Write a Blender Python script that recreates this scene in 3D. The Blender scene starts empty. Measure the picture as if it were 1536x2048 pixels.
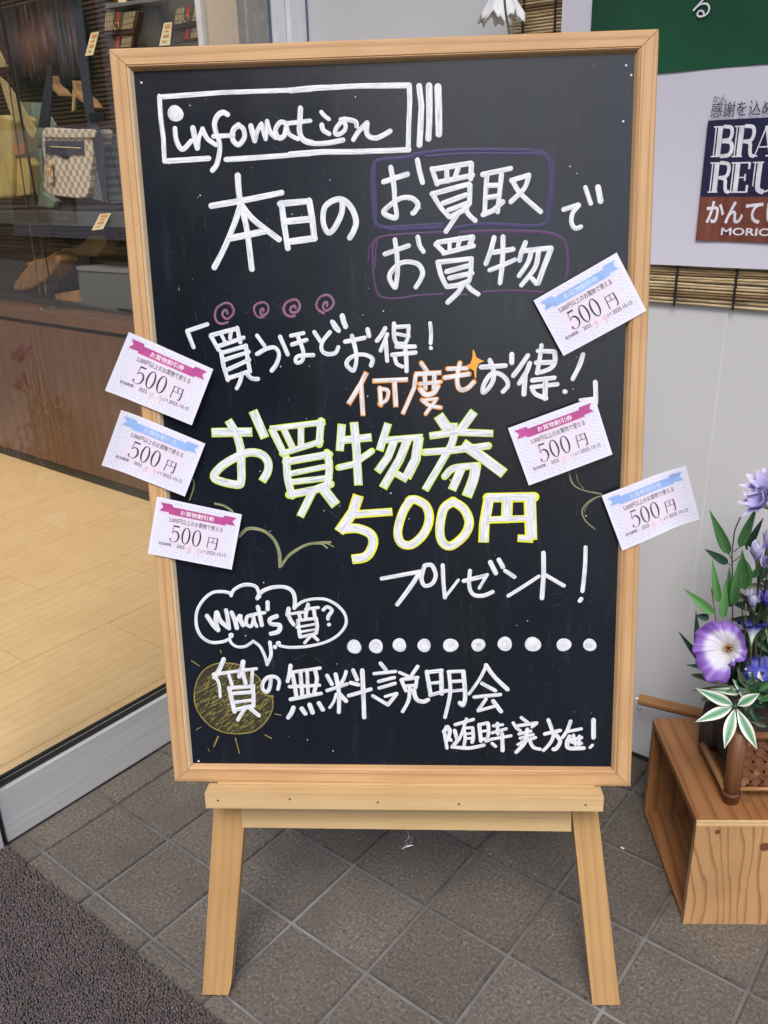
import bpy, bmesh, math, random
import numpy as np
from mathutils import Vector, Matrix
random.seed(7)
scene = bpy.context.scene
col = scene.collection
R = math.radians

# ---------------------------------------------------------------- camera, sky, sun, exposure
CAM = Vector((0.773705, -0.857200, 1.110016))
MR = ((0.786661015843459, 0.6169111355999881, -0.02418877683072901),
      (0.21062299039868054, -0.3049948782121461, -0.928771274414761),
      (-0.5803467946558774, 0.725533441707021, -0.3698632489116287))
cd = bpy.data.cameras.new('camera'); cam = bpy.data.objects.new('camera', cd); col.objects.link(cam)
rx, dn, fw = Vector(MR[0]), Vector(MR[1]), Vector(MR[2])
m = Matrix((rx, -dn, -fw)).transposed().to_4x4(); m.translation = CAM
cam.matrix_world = m
cd.sensor_fit = 'HORIZONTAL'; cd.sensor_width = 36.0; cd.lens = 36.0*1720/1536
cd.clip_start = 0.02; cd.clip_end = 600
scene.camera = cam

SUN_EL, SUN_AZ = 52.0, 150.0           # azimuth measured from +Y clockwise
w = bpy.data.worlds.new('World'); scene.world = w; w.use_nodes = True
nt = w.node_tree; nt.nodes.clear()
sky = nt.nodes.new('ShaderNodeTexSky'); sky.sky_type = 'NISHITA'; sky.sun_disc = False
sky.sun_elevation = R(SUN_EL); sky.sun_rotation = R(SUN_AZ); sky.air_density = 1.0; sky.dust_density = 3.0; sky.ozone_density = 1.0
bg = nt.nodes.new('ShaderNodeBackground'); bg.inputs['Strength'].default_value = 0.15
wo = nt.nodes.new('ShaderNodeOutputWorld')
nt.links.new(sky.outputs[0], bg.inputs[0]); nt.links.new(bg.outputs[0], wo.inputs[0])
sd = bpy.data.lights.new('sun', 'SUN'); sd.energy = 1.1; sd.angle = R(22); sd.color = (1, .96, .9)
sun = bpy.data.objects.new('sun', sd); col.objects.link(sun)
sv = Vector((math.sin(R(SUN_AZ))*math.cos(R(SUN_EL)), math.cos(R(SUN_AZ))*math.cos(R(SUN_EL)), math.sin(R(SUN_EL))))
sun.rotation_euler = sv.to_track_quat('Z', 'Y').to_euler()
sun.location = (0, 0, 6)
scene.view_settings.view_transform = 'Standard'; scene.view_settings.look = 'None'
scene.view_settings.gamma = 1.0; scene.view_settings.use_curve_mapping = False
scene.view_settings.exposure = 0.72

# ---------------------------------------------------------------- helpers
def ray(x, y): return rx*((x-768)/1720)+dn*((y-1024)/1720)+fw
def PY(x, y, Y): r = ray(x, y); return CAM+r*((Y-CAM.y)/r.y)
def PZ(x, y, z=0): r = ray(x, y); return CAM+r*((z-CAM.z)/r.z)
HD = Vector((-.6247, .7809, 0)); FP0 = Vector((.45, .40, 0))
def FP(x, y, off=0):
    r = ray(x, y); t = (FP0.dot(HD)+off-CAM.dot(HD))/r.dot(HD); return CAM+r*t

def link(o, parent=None):
    col.objects.link(o)
    if parent: o.parent = parent
    return o
def thing(name, label, cat, group=None, loc=(0, 0, 0), mat=None):
    o = bpy.data.objects.new(name, None); link(o); o.empty_display_size = .05
    if mat is not None: o.matrix_world = mat
    else: o.location = loc
    o['label'] = label; o['category'] = cat
    if group: o['group'] = group
    return o
def tag(o, label=None, cat=None, group=None, kind=None):
    if label: o['label'] = label
    if cat: o['category'] = cat
    if group: o['group'] = group
    if kind: o['kind'] = kind
    return o
class MB:
    def __init__(s): s.v = []; s.f = []; s.uv = []
    def add(s, vs, fs, uvs=None):
        n = len(s.v); s.v += [tuple(a) for a in vs]
        for i, f in enumerate(fs):
            s.f.append(tuple(n+k for k in f))
            s.uv.append([uvs[k] for k in f] if uvs else [(0, 0)]*len(f))
    def box(s, c, d, M=None, grain=0):
        c = Vector(c); h = Vector(d)/2
        P = [Vector((x*h.x, y*h.y, z*h.z)) for x in (-1, 1) for y in (-1, 1) for z in (-1, 1)]
        F = [((0, 1, 3, 2), 0), ((4, 6, 7, 5), 0), ((0, 4, 5, 1), 1), ((2, 3, 7, 6), 1), ((0, 2, 6, 4), 2), ((1, 5, 7, 3), 2)]
        n = len(s.v)
        for p in P: q = c+p; s.v.append(tuple(M @ q if M else q))
        for f, ax in F:
            s.f.append(tuple(n+k for k in f))
            oth = [a for a in range(3) if a != ax]
            if grain in oth: ua = grain; va = [a for a in oth if a != grain][0]
            else: ua, va = oth
            s.uv.append([(P[k][ua]+c[ua], P[k][va]+c[va]+ax*.37) for k in f])
    def prism(s, poly, z0, z1, grain=None, M=None):   # poly in xy, extruded z0..z1 ; UV u along grain dir
        n = len(poly); g = Vector(grain or (1, 0)).normalized(); h = Vector((-g.y, g.x))
        T = (lambda p: M @ p) if M else (lambda p: p)
        vs = [T(Vector((x, y, z0))) for x, y in poly]+[T(Vector((x, y, z1))) for x, y in poly]
        uv = [(Vector(p).dot(g), Vector(p).dot(h)) for p in poly]
        s.add(vs, [tuple(range(n))[::-1], tuple(range(n, 2*n))], uv+uv)
        for i in range(n):
            j = (i+1) % n
            a, b = Vector(uv[i]), Vector(uv[j])
            k = len(s.v); s.v += [tuple(vs[i]), tuple(vs[j]), tuple(vs[n+j]), tuple(vs[n+i])]
            s.f.append((k, k+1, k+2, k+3)); s.uv.append([tuple(a), tuple(b), (b.x, b.y+(z1-z0)), (a.x, a.y+(z1-z0))])
    def tube(s, pts, r, n=8, closed=False, rs=None, cap=True):
        pts = [Vector(p) for p in pts]; m = len(pts); base = len(s.v); L = 0
        up = None
        for i, p in enumerate(pts):
            a = pts[i-1] if (i > 0 or closed) else pts[i]; b = pts[(i+1) % m] if (i < m-1 or closed) else pts[i]
            t = (b-a).normalized()
            if up is None: up = t.orthogonal().normalized()
            up = (up-t*up.dot(t)).normalized(); q = t.cross(up)
            rr = rs[i] if rs else r
            if i: L += (p-pts[i-1]).length
            for k in range(n):
                an = 2*math.pi*k/n; s.v.append(tuple(p+up*math.cos(an)*rr+q*math.sin(an)*rr))
        for i in range(m if closed else m-1):
            j = (i+1) % m
            for k in range(n):
                l = (k+1) % n
                s.f.append((base+i*n+k, base+i*n+l, base+j*n+l, base+j*n+k))
                s.uv.append([(i*.02, k*.003), (i*.02, (k+1)*.003), ((i+1)*.02, (k+1)*.003), ((i+1)*.02, k*.003)])
        if cap and not closed:
            s.f.append(tuple(base+k for k in range(n))[::-1]); s.uv.append([(0, 0)]*n)
            s.f.append(tuple(base+(m-1)*n+k for k in range(n))); s.uv.append([(0, 0)]*n)
    def lathe(s, prof, c=(0, 0, 0), n=24, M=None):
        base = len(s.v)
        for r, z in prof:
            for k in range(n):
                a = 2*math.pi*k/n; p = Vector((c[0]+r*math.cos(a), c[1]+r*math.sin(a), c[2]+z)); s.v.append(tuple(M @ p if M else p))
        for i in range(len(prof)-1):
            for k in range(n):
                l = (k+1) % n
                s.f.append((base+i*n+k, base+i*n+l, base+(i+1)*n+l, base+(i+1)*n+k)); s.uv.append([(k/n, i/10), ((k+1)/n, i/10), ((k+1)/n, (i+1)/10), (k/n, (i+1)/10)])
    def mesh(s, name, mat=None, smooth=False):
        me = bpy.data.meshes.new(name); me.from_pydata(s.v, [], s.f)
        ul = me.uv_layers.new(name='UVMap'); flat = [c for f in s.uv for u in f for c in u]
        ul.data.foreach_set('uv', flat)
        if smooth: me.polygons.foreach_set('use_smooth', [True]*len(me.polygons))
        if mat: me.materials.append(mat)
        me.update(); return me
    def build(s, name, mat, parent=None, smooth=False, bevel=0, seg=2, kind=None):
        o = bpy.data.objects.new(name, s.mesh(name, mat, smooth)); link(o, parent)
        if bevel:
            b = o.modifiers.new('bevel', 'BEVEL'); b.width = bevel; b.segments = seg; b.limit_method = 'ANGLE'; b.angle_limit = R(40)
            b.harden_normals = False
        if kind: o['kind'] = kind
        return o
def boxo(name, c, d, mat, parent=None, M=None, grain=0, bevel=0):
    b = MB(); b.box(c, d, M, grain); return b.build(name, mat, parent, bevel=bevel)
def slab(name, pts, depth, mat, parent=None, bevel=.002, uvs=None):
    """front face given by world points (ordered), extruded along +Y by depth"""
    b = MB(); n = len(pts); pts = [Vector(p) for p in pts]
    vs = pts+[p+Vector((0, depth, 0)) for p in pts]
    uv = uvs or [(p.x, p.z) for p in pts]
    b.add(vs, [tuple(range(n)), tuple(range(n, 2*n))[::-1]]+[(i, n+i, n+(i+1) % n, (i+1) % n) for i in range(n)], uv+uv)
    return b.build(name, mat, parent, bevel=bevel)
def catmull(p, k=6, closed=False):
    p = [Vector(a) for a in p]
    if len(p) < 3: return p
    n = len(p); out = []
    for i in range(n if closed else n-1):
        if closed: a, b, c, d = p[i-1], p[i], p[(i+1) % n], p[(i+2) % n]
        else: a, b, c, d = p[max(i-1, 0)], p[i], p[i+1], p[min(i+2, n-1)]
        for j in range(k):
            t = j/k
            out.append(.5*((2*b)+(c-a)*t+(2*a-5*b+4*c-d)*t*t+(3*b-a-3*c+d)*t**3))
    if not closed: out.append(p[-1])
    return out

# ---------------------------------------------------------------- materials
MAT = {}
class NT:
    def __init__(s, name):
        s.m = bpy.data.materials.new(name); s.m.use_nodes = True; s.t = s.m.node_tree; s.p = s.t.nodes['Principled BSDF']; MAT[name] = s.m
    def n(s, ty, **kw):
        o = s.t.nodes.new(ty)
        for k, v in kw.items():
            if k.startswith('i_'):
                key = k[2:]; o.inputs[int(key) if key.isdigit() else key.replace('_', ' ')].default_value = v
            else: setattr(o, k, v)
        return o
    def l(s, a, b): s.t.links.new(a, b)
    def coord(s, kind='Object', scale=(1, 1, 1), rnd=True, loc=(0, 0, 0)):
        tc = s.n('ShaderNodeTexCoord'); mp = s.n('ShaderNodeMapping'); mp.inputs['Scale'].default_value = scale; mp.inputs['Location'].default_value = loc
        s.l(tc.outputs[kind], mp.inputs[0])
        if rnd:
            oi = s.n('ShaderNodeObjectInfo'); ml = s.n('ShaderNodeMath', operation='MULTIPLY'); ml.inputs[1].default_value = 37.0
            s.l(oi.outputs['Random'], ml.inputs[0]); cb = s.n('ShaderNodeCombineXYZ'); s.l(ml.outputs[0], cb.inputs[0]); s.l(ml.outputs[0], cb.inputs[1])
            ad = s.n('ShaderNodeVectorMath', operation='ADD'); s.l(mp.outputs[0], ad.inputs[0]); s.l(cb.outputs[0], ad.inputs[1]); return ad.outputs[0]
        return mp.outputs[0]
    def noise(s, vec, scale, detail=4, rough=.5, dist=0):
        o = s.n('ShaderNodeTexNoise'); o.inputs['Scale'].default_value = scale; o.inputs['Detail'].default_value = detail; o.inputs['Roughness'].default_value = rough
        o.inputs['Distortion'].default_value = dist; s.l(vec, o.inputs['Vector']); return o.outputs['Fac']
    def ramp(s, fac, stops, interp='LINEAR'):
        r = s.n('ShaderNodeValToRGB'); e = r.color_ramp.elements; r.color_ramp.interpolation = interp
        while len(e) < len(stops): e.new(.5)
        for el, (p, c) in zip(e, stops): el.position = p; el.color = (*c, 1) if len(c) == 3 else c
        s.l(fac, r.inputs[0]); return r.outputs[0]
    def mix(s, fac, a, b, mode='MIX'):
        o = s.n('ShaderNodeMix', data_type='RGBA', blend_type=mode)
        for inp, v in ((o.inputs[0], fac), (o.inputs[6], a), (o.inputs[7], b)):
            if hasattr(v, 'is_linked') or isinstance(v, bpy.types.NodeSocket): s.l(v, inp)
            elif isinstance(v, (int, float)): inp.default_value = v
            else: inp.default_value = (*v, 1)
        return o.outputs[2]
    def bump(s, h, strength=.3, dist=.001):
        o = s.n('ShaderNodeBump'); o.inputs['Strength'].default_value = strength; o.inputs['Distance'].default_value = dist; s.l(h, o.inputs['Height']); s.l(o.outputs[0], s.p.inputs['Normal'])
    def base(s, c):
        if isinstance(c, bpy.types.NodeSocket): s.l(c, s.p.inputs['Base Color'])
        else: s.p.inputs['Base Color'].default_value = (*c, 1)
    def rough(s, v):
        if isinstance(v, bpy.types.NodeSocket): s.l(v, s.p.inputs['Roughness'])
        else: s.p.inputs['Roughness'].default_value = v
def plain(name, c, rough=.5, metal=0, spec=.5, var=.08, scale=60, bump=0, trans=0, coat=0):
    q = NT(name); v = q.coord(); f = q.noise(v, scale)
    c2 = tuple(min(1, a*(1+var*2)) for a in c); c1 = tuple(a*(1-var*2) for a in c)
    q.base(q.ramp(f, [(.3, c1), (.7, c2)])); q.rough(rough); q.p.inputs['Metallic'].default_value = metal
    q.p.inputs['Specular IOR Level'].default_value = spec; q.p.inputs['Coat Weight'].default_value = coat
    if trans: q.p.inputs['Transmission Weight'].default_value = trans
    if bump: q.bump(f, bump)
    return q.m
def wood(name, light, dark, rings=14, ringmix=.5, stretch=.12, dist=3.0, rough=.45, fibre=.25, spec=.4, sharp=(.45, .95), amp=.55):
    """grain along U of the UV map (metres)"""
    q = NT(name); v = q.coord('UV')
    mp = q.n('ShaderNodeMapping'); mp.inputs['Scale'].default_value = (stretch, 1, 1); q.l(v, mp.inputs[0])
    lowf = q.noise(mp.outputs[0], 9, 2, .5); wn = q.noise(mp.outputs[0], dist*5, 3, .45); sx = q.n('ShaderNodeSeparateXYZ'); q.l(mp.outputs[0], sx.inputs[0])
    k1 = q.n('ShaderNodeMath', operation='MULTIPLY'); q.l(sx.outputs[1], k1.inputs[0]); k1.inputs[1].default_value = rings*6
    k2 = q.n('ShaderNodeMath', operation='MULTIPLY_ADD'); q.l(wn, k2.inputs[0]); k2.inputs[1].default_value = rings*amp; q.l(k1.outputs[0], k2.inputs[2])
    k3 = q.n('ShaderNodeMath', operation='FRACT'); q.l(k2.outputs[0], k3.inputs[0])
    rg = q.ramp(k3.outputs[0], [(0, (.1, .1, .1)), (sharp[0], (.08, .08, .08)), (sharp[1], (1, 1, 1)), (1, (.1, .1, .1))])
    mp2 = q.n('ShaderNodeMapping'); mp2.inputs['Scale'].default_value = (12, 700, 1); q.l(v, mp2.inputs[0])
    fb = q.noise(mp2.outputs[0], 1, 3, .6)
    mm = q.n('ShaderNodeMath', operation='MULTIPLY'); mm.inputs[1].default_value = ringmix; q.l(rg, mm.inputs[0])
    c = q.mix(mm.outputs[0], light, dark)
    c = q.mix(q.ramp(lowf, [(.35, (0, 0, 0)), (.75, (.45, .45, .45))]), c, tuple(.55*a+.45*b for a, b in zip(light, dark)))
    c = q.mix(fibre, c, q.ramp(fb, [(.3, tuple(a*.6 for a in light)), (.65, tuple(min(1, a*1.15) for a in light))]))
    vo = q.coord('Object'); fl1 = q.noise(vo, 85, 4, .7); fl2 = q.noise(vo, 7, 3, .6)
    c = q.mix(q.ramp(fl1, [(.66, (0, 0, 0)), (.78, (.5, .5, .5))]), c, tuple(a*.5 for a in dark)); c = q.mix(q.ramp(fl2, [(.3, (.28, .28, .28)), (.6, (0, 0, 0))]), c, dark)
    q.base(c); q.rough(q.ramp(fb, [(.3, (rough+.1,)*3), (.7, (rough-.08,)*3)])); q.p.inputs['Specular IOR Level'].default_value = spec
    q.bump(fb, .15, .0004); return q.m

wood('frame_pine', (.61, .385, .19), (.30, .135, .05), rings=11, ringmix=.75, stretch=.09, dist=1.2, sharp=(.6, .93))
wood('frame_bead_lit', (.70, .54, .34), (.6, .42, .24), rings=8, ringmix=.3, stretch=.05, dist=1.0)
wood('leg_beech', (.53, .325, .14), (.33, .17, .06), rings=12, ringmix=.55, stretch=.07, dist=1.2)
wood('ledge_pine', (.62, .44, .225), (.44, .26, .11), rings=8, ringmix=.55, stretch=.05, dist=1.5)
wood('crate_ply', (.33, .155, .06), (.13, .042, .012), rings=8, ringmix=.85, stretch=.16, dist=1.3, sharp=(.55, .92), fibre=.2)
wood('crate_ply_light', (.54, .325, .15), (.19, .07, .024), rings=10, ringmix=.95, stretch=.22, dist=2.0, sharp=(.6, .9), fibre=.2, amp=1.1)
wood('ply_edge', (.66, .47, .24), (.42, .25, .1), rings=60, ringmix=.4, stretch=.02, dist=.5)
wood('bamboo_dark', (.19, .08, .03), (.07, .025, .009), rings=20, ringmix=.7, stretch=.05, dist=1, rough=.5)
wood('bamboo_pole', (.36, .18, .07), (.2, .08, .03), rings=20, ringmix=.4, stretch=.05, dist=1, rough=.35)
wood('floor_oak', (.82, .59, .31), (.64, .41, .18), rings=5, ringmix=.45, stretch=.06, dist=1.5, rough=.22, fibre=.2, spec=.6)
wood('walnut', (.150, .078, .045), (.050, .022, .012), rings=2.6, ringmix=.75, stretch=.13, dist=.8, rough=.3, sharp=(.2, .7), fibre=.4, amp=1.6)
wood('strip_pale', (.27, .13, .06), (.15, .06, .03), rings=30, ringmix=.4, stretch=.05, dist=1, rough=.4)
wood('strip_brown', (.17, .07, .035), (.08, .03, .014), rings=30, ringmix=.4, stretch=.05, dist=1, rough=.4)

# chalkboard surface
q = NT('chalkboard'); v = q.coord('Object', (1, 1, 1), rnd=False)
f1 = q.noise(v, 5, 5, .6); mp = q.n('ShaderNodeMapping'); mp.inputs['Scale'].default_value = (22, 1.2, 1); q.l(v, mp.inputs[0]); f2 = q.noise(mp.outputs[0], 1.0, 4, .6)
mp3 = q.n('ShaderNodeMapping'); mp3.inputs['Scale'].default_value = (60, 9, 1); mp3.inputs['Rotation'].default_value = (0, 0, .12); q.l(v, mp3.inputs[0]); f3 = q.noise(mp3.outputs[0], 1.0, 6, .75)
c = q.mix(q.ramp(f2, [(.35, (0, 0, 0)), (.7, (1, 1, 1))]), (.004, .007, .010), (.006, .009, .019))
c = q.mix(q.ramp(f3, [(.56, (0, 0, 0)), (.82, (.40, .40, .40))]), c, (.055, .060, .070))
f4 = q.noise(v, 420, 2, .5)
c = q.mix(q.ramp(f4, [(.755, (0, 0, 0)), (.79, (.6, .6, .6))]), c, (.35, .36, .38))
q.base(c); q.rough(q.ramp(f1, [(.3, (.20,)*3), (.7, (.34,)*3)])); q.p.inputs['Specular IOR Level'].default_value = .5

def marker(name, a, b, rough=.5):
    q = NT(name); v = q.coord('UV', rnd=False); mp = q.n('ShaderNodeMapping'); mp.inputs['Scale'].default_value = (.03, .42, 1); q.l(v, mp.inputs[0])
    f = q.noise(mp.outputs[0], 1.5, 5, .65); v2 = q.coord('Object', rnd=False); f2 = q.noise(v2, 90, 3)
    q.base(q.mix(q.ramp(f, [(.40, (0, 0, 0)), (.54, (1, 1, 1))]), q.mix(q.ramp(f2, [(.3, (.55, .55, .55)), (.65, (1, 1, 1))]), a, b), a)); q.rough(rough); return q.m
marker('marker_white', (.76, .78, .82), (.43, .46, .53)); marker('marker_violet', (.035, .025, .11), (.02, .018, .065))
marker('marker_purple', (.08, .03, .11), (.04, .02, .06)); marker('marker_mauve', (.25, .11, .19), (.15, .06, .12))
marker('marker_orange', (.80, .34, .07), (.7, .30, .1)); marker('marker_amber', (.82, .38, .05), (.75, .32, .05))
marker('marker_lime', (.60, .78, .10), (.45, .62, .12)); marker('marker_yellow', (.80, .80, .01), (.70, .74, .04))
marker('marker_khaki', (.28, .29, .15), (.09, .10, .06)); marker('marker_gold', (.26, .21, .05), (.12, .10, .03)); marker('marker_olive', (.075, .068, .028), (.04, .04, .02))
plain('ink_dark', (.035, .04, .06), .6); plain('ink_mid', (.08, .075, .10), .6); plain('ink_red', (.85, .40, .42), .6); plain('ink_white', (.85, .85, .88), .5)
plain('ribbon_magenta', (.46, .07, .27), .5, var=.1, scale=30); plain('ribbon_blue', (.28, .44, .80), .5); plain('ribbon_text_pale', (.62, .74, .92), .5)
# voucher card print: pale feather wreath round a pinkish field
q = NT('voucher_card'); v = q.coord('UV', rnd=False); sp = q.n('ShaderNodeSeparateXYZ'); q.l(v, sp.inputs[0])
def absd(s, c, k):
    a = q.n('ShaderNodeMath', operation='SUBTRACT'); q.l(s, a.inputs[0]); a.inputs[1].default_value = c
    b = q.n('ShaderNodeMath', operation='ABSOLUTE'); q.l(a.outputs[0], b.inputs[0]); d = q.n('ShaderNodeMath', operation='MULTIPLY'); q.l(b.outputs[0], d.inputs[0]); d.inputs[1].default_value = k; return d.outputs[0]
mx = q.n('ShaderNodeMath', operation='MAXIMUM'); q.l(absd(sp.outputs[0], .5, 2), mx.inputs[0]); q.l(absd(sp.outputs[1], .5, 2), mx.inputs[1])
band = q.ramp(mx.outputs[0], [(.60, (0, 0, 0)), (.72, (1, 1, 1)), (.90, (1, 1, 1)), (.95, (0, 0, 0))])
wv = q.n('ShaderNodeTexWave', wave_type='BANDS', bands_direction='DIAGONAL'); wv.inputs['Scale'].default_value = 9; wv.inputs['Distortion'].default_value = 5; wv.inputs['Detail'].default_value = 2; wv.inputs['Detail Scale'].default_value = 3; q.l(v, wv.inputs[0])
pat = q.mix(1.0, band, q.ramp(wv.outputs['Fac'], [(.45, (0, 0, 0)), (.8, (.6, .6, .6))]), 'MULTIPLY')
c = q.mix(q.ramp(mx.outputs[0], [(.55, (1, 1, 1)), (.78, (0, 0, 0))]), (.74, .73, .85), (.74, .665, .79)); c = q.mix(pat, c, (.55, .59, .71)); q.base(c); q.rough(.55)

plain('poster_paper', (.68, .675, .78), .45, var=.02, scale=4); plain('poster_green', (.012, .075, .035), .35, var=.12, scale=6)
plain('poster_navy', (.022, .022, .065), .4); 
q = NT('poster_brown'); v = q.coord('Object', (60, 60, 2), rnd=False); f = q.noise(v, 1, 4, .6); q.base(q.ramp(f, [(.3, (.13, .035, .022)), (.7, (.26, .09, .06))])); q.rough(.45)
plain('cream_print', (.80, .79, .86), .5)
q = NT('wall_panel'); v = q.coord('Object', rnd=False); f = q.noise(v, 3, 3); f2 = q.noise(v, 240, 2)
q.base(q.ramp(f, [(.3, (.62, .625, .65)), (.7, (.66, .665, .685))])); q.rough(.42); q.bump(f2, .05, .0004)
plain('seam_filler', (.66, .665, .70), .4, var=.01); plain('wall_base_dark', (.03, .025, .02), .7)
q = NT('aluminium'); v = q.coord('Object', (6, 1.5, 60), rnd=False); f = q.noise(v, 2, 5, .6); v2 = q.coord('Object', (1, 1, 1), rnd=False); f2 = q.noise(v2, 45, 5, .7, 1.2)
c = q.ramp(f, [(.3, (.54, .55, .57)), (.7, (.66, .67, .69))]); c = q.mix(q.ramp(f2, [(.66, (0, 0, 0)), (.74, (.5, .5, .5))]), c, (.68, .68, .68)); q.base(c); q.rough(.42); q.p.inputs['Metallic'].default_value = .35
plain('jamb_white', (.80, .81, .84), .4, var=.02); plain('gasket', (.012, .013, .015), .5); plain('gasket_blue', (.10, .13, .20), .5); plain('stile_grey', (.30, .28, .27), .4); plain('beige_panel', (.60, .50, .38), .5, var=.02, scale=3)
plain('foot_shadow_black', (.012, .012, .012), .8)
# stone floor tile
q = NT('floor_tile'); v = q.coord('Object', rnd=True); f = q.noise(v, 190, 6, .75); f2 = q.noise(v, 9, 4, .6); f3 = q.noise(v, 900, 3, .6)
c = q.ramp(f, [(.35, (.020, .015, .011)), (.43, (.102, .087, .072)), (.56, (.158, .137, .115)), (.66, (.31, .275, .235))])
c = q.mix(q.ramp(f2, [(.35, (.0, .0, .0)), (.7, (.6, .6, .6))]), c, (.075, .064, .052)); oi = q.n('ShaderNodeObjectInfo')
c = q.mix(q.ramp(f3, [(.68, (0, 0, 0)), (.75, (.8, .8, .8))]), c, (.035, .026, .022))
hs = q.n('ShaderNodeHueSaturation'); mr = q.n('ShaderNodeMapRange'); mr.inputs['To Min'].default_value = .9; mr.inputs['To Max'].default_value = 1.12; q.l(oi.outputs['Random'], mr.inputs[0]); q.l(mr.outputs[0], hs.inputs['Value']); q.l(c, hs.inputs['Color'])
q.base(hs.outputs[0]); q.rough(.75); q.bump(f, .9, .0022)
q = NT('grout'); v = q.coord('Object', rnd=False); f = q.noise(v, 30, 5, .6); f2 = q.noise(v, 3, 3)
q.base(q.mix(q.ramp(f2, [(.35, (0, 0, 0)), (.65, (1, 1, 1))]), q.ramp(f, [(.3, (.075, .068, .062)), (.7, (.11, .105, .10))]), q.ramp(f, [(.3, (.19, .185, .18)), (.75, (.30, .31, .32))]))); q.rough(.55)
plain('asphalt', (.055, .055, .055), .85, scale=20, bump=.4)
plain('concrete', (.20, .195, .185), .8, scale=8)
q = NT('carpet'); v = q.coord('Object', rnd=False); f = q.noise(v, 420, 3, .7); f2 = q.noise(v, 25, 4)
c = q.ramp(f, [(.28, (.030, .024, .024)), (.48, (.088, .071, .071)), (.72, (.25, .21, .21))]); q.base(q.mix(q.ramp(f2, [(.35, (0, 0, 0)), (.7, (.4, .4, .4))]), c, (.045, .036, .034))); q.rough(.95)
plain('carpet_base', (.02, .017, .016), .95)
# thin clear glass
q = NT('glass'); q.t.nodes.remove(q.p); tr = q.n('ShaderNodeBsdfTransparent'); tr.inputs[0].default_value = (.95, .94, .90, 1); gl = q.n('ShaderNodeBsdfGlossy'); gl.inputs['Roughness'].default_value = .01
fr = q.n('ShaderNodeFresnel'); fr.inputs[0].default_value = 1.5; ms = q.n('ShaderNodeMixShader'); ge = q.n('ShaderNodeNewGeometry'); sb = q.n('ShaderNodeMath', operation='SUBTRACT', use_clamp=True); q.l(fr.outputs[0], sb.inputs[0]); q.l(ge.outputs['Backfacing'], sb.inputs[1]); dbl = q.n('ShaderNodeMath', operation='MULTIPLY', use_clamp=True); dbl.inputs[1].default_value = 1.9; q.l(sb.outputs[0], dbl.inputs[0]); q.l(dbl.outputs[0], ms.inputs[0]); q.l(tr.outputs[0], ms.inputs[1]); q.l(gl.outputs[0], ms.inputs[2])
q.l(ms.outputs[0], q.t.nodes['Material Output'].inputs[0])
plain('steel', (.72, .73, .75), .2, metal=1); plain('gold', (.85, .58, .22), .2, metal=1); plain('chrome_dark', (.05, .05, .06), .25, metal=.8)
plain('shop_dark', (.028, .026, .022), .5); plain('shelf_grey', (.075, .08, .085), .4); plain('shop_back', (.055, .032, .018), .5, scale=8)
plain('slat_brown', (.075, .04, .02), .45); plain('riser_grey', (.085, .075, .06), .5, var=.04)
plain('bag_yellow', (.60, .49, .20), .45, var=.1, scale=12); plain('bag_leather_tan', (.48, .20, .08), .5); plain('strap_cream', (.55, .45, .24), .5); plain('strap_navy', (.032, .033, .05), .5); plain('pale_teal', (.20, .26, .21), .5); plain('box_grey', (.085, .092, .09), .6, var=.04); plain('box_lid', (.15, .155, .15), .6)
plain('shoe_tan', (.30, .17, .075), .4, var=.15, scale=30); plain('shoe_gold', (.42, .28, .12), .35); plain('shoe_dark', (.02, .018, .02), .4); plain('insole', (.45, .22, .08), .5)
plain('tag_paper', (.80, .72, .45), .6, var=.03); plain('tag_print', (.65, .28, .10), .6); plain('leather_brown', (.065, .035, .022), .45); plain('stripe_green', (.03, .06, .02), .6); plain('stripe_red', (.38, .03, .03), .6)
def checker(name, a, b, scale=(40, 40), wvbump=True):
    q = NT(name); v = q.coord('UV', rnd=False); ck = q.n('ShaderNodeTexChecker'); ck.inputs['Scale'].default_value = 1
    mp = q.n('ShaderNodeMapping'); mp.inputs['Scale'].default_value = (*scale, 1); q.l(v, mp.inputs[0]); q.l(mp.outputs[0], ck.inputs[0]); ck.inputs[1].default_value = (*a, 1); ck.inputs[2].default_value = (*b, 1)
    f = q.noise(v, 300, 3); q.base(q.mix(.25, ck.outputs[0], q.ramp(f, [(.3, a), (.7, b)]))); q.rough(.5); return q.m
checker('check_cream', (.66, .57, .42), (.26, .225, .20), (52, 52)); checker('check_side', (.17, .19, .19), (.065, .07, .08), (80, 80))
q = NT('monogram'); v = q.coord('UV', rnd=False); vo = q.n('ShaderNodeTexVoronoi', feature='DISTANCE_TO_EDGE'); vo.inputs['Scale'].default_value = 62; vo.inputs['Randomness'].default_value = .15; q.l(v, vo.inputs['Vector'])
q.base(q.ramp(vo.outputs[0], [(.05, (.12, .08, .035)), (.14, (.33, .26, .14))])); q.rough(.5)
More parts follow.
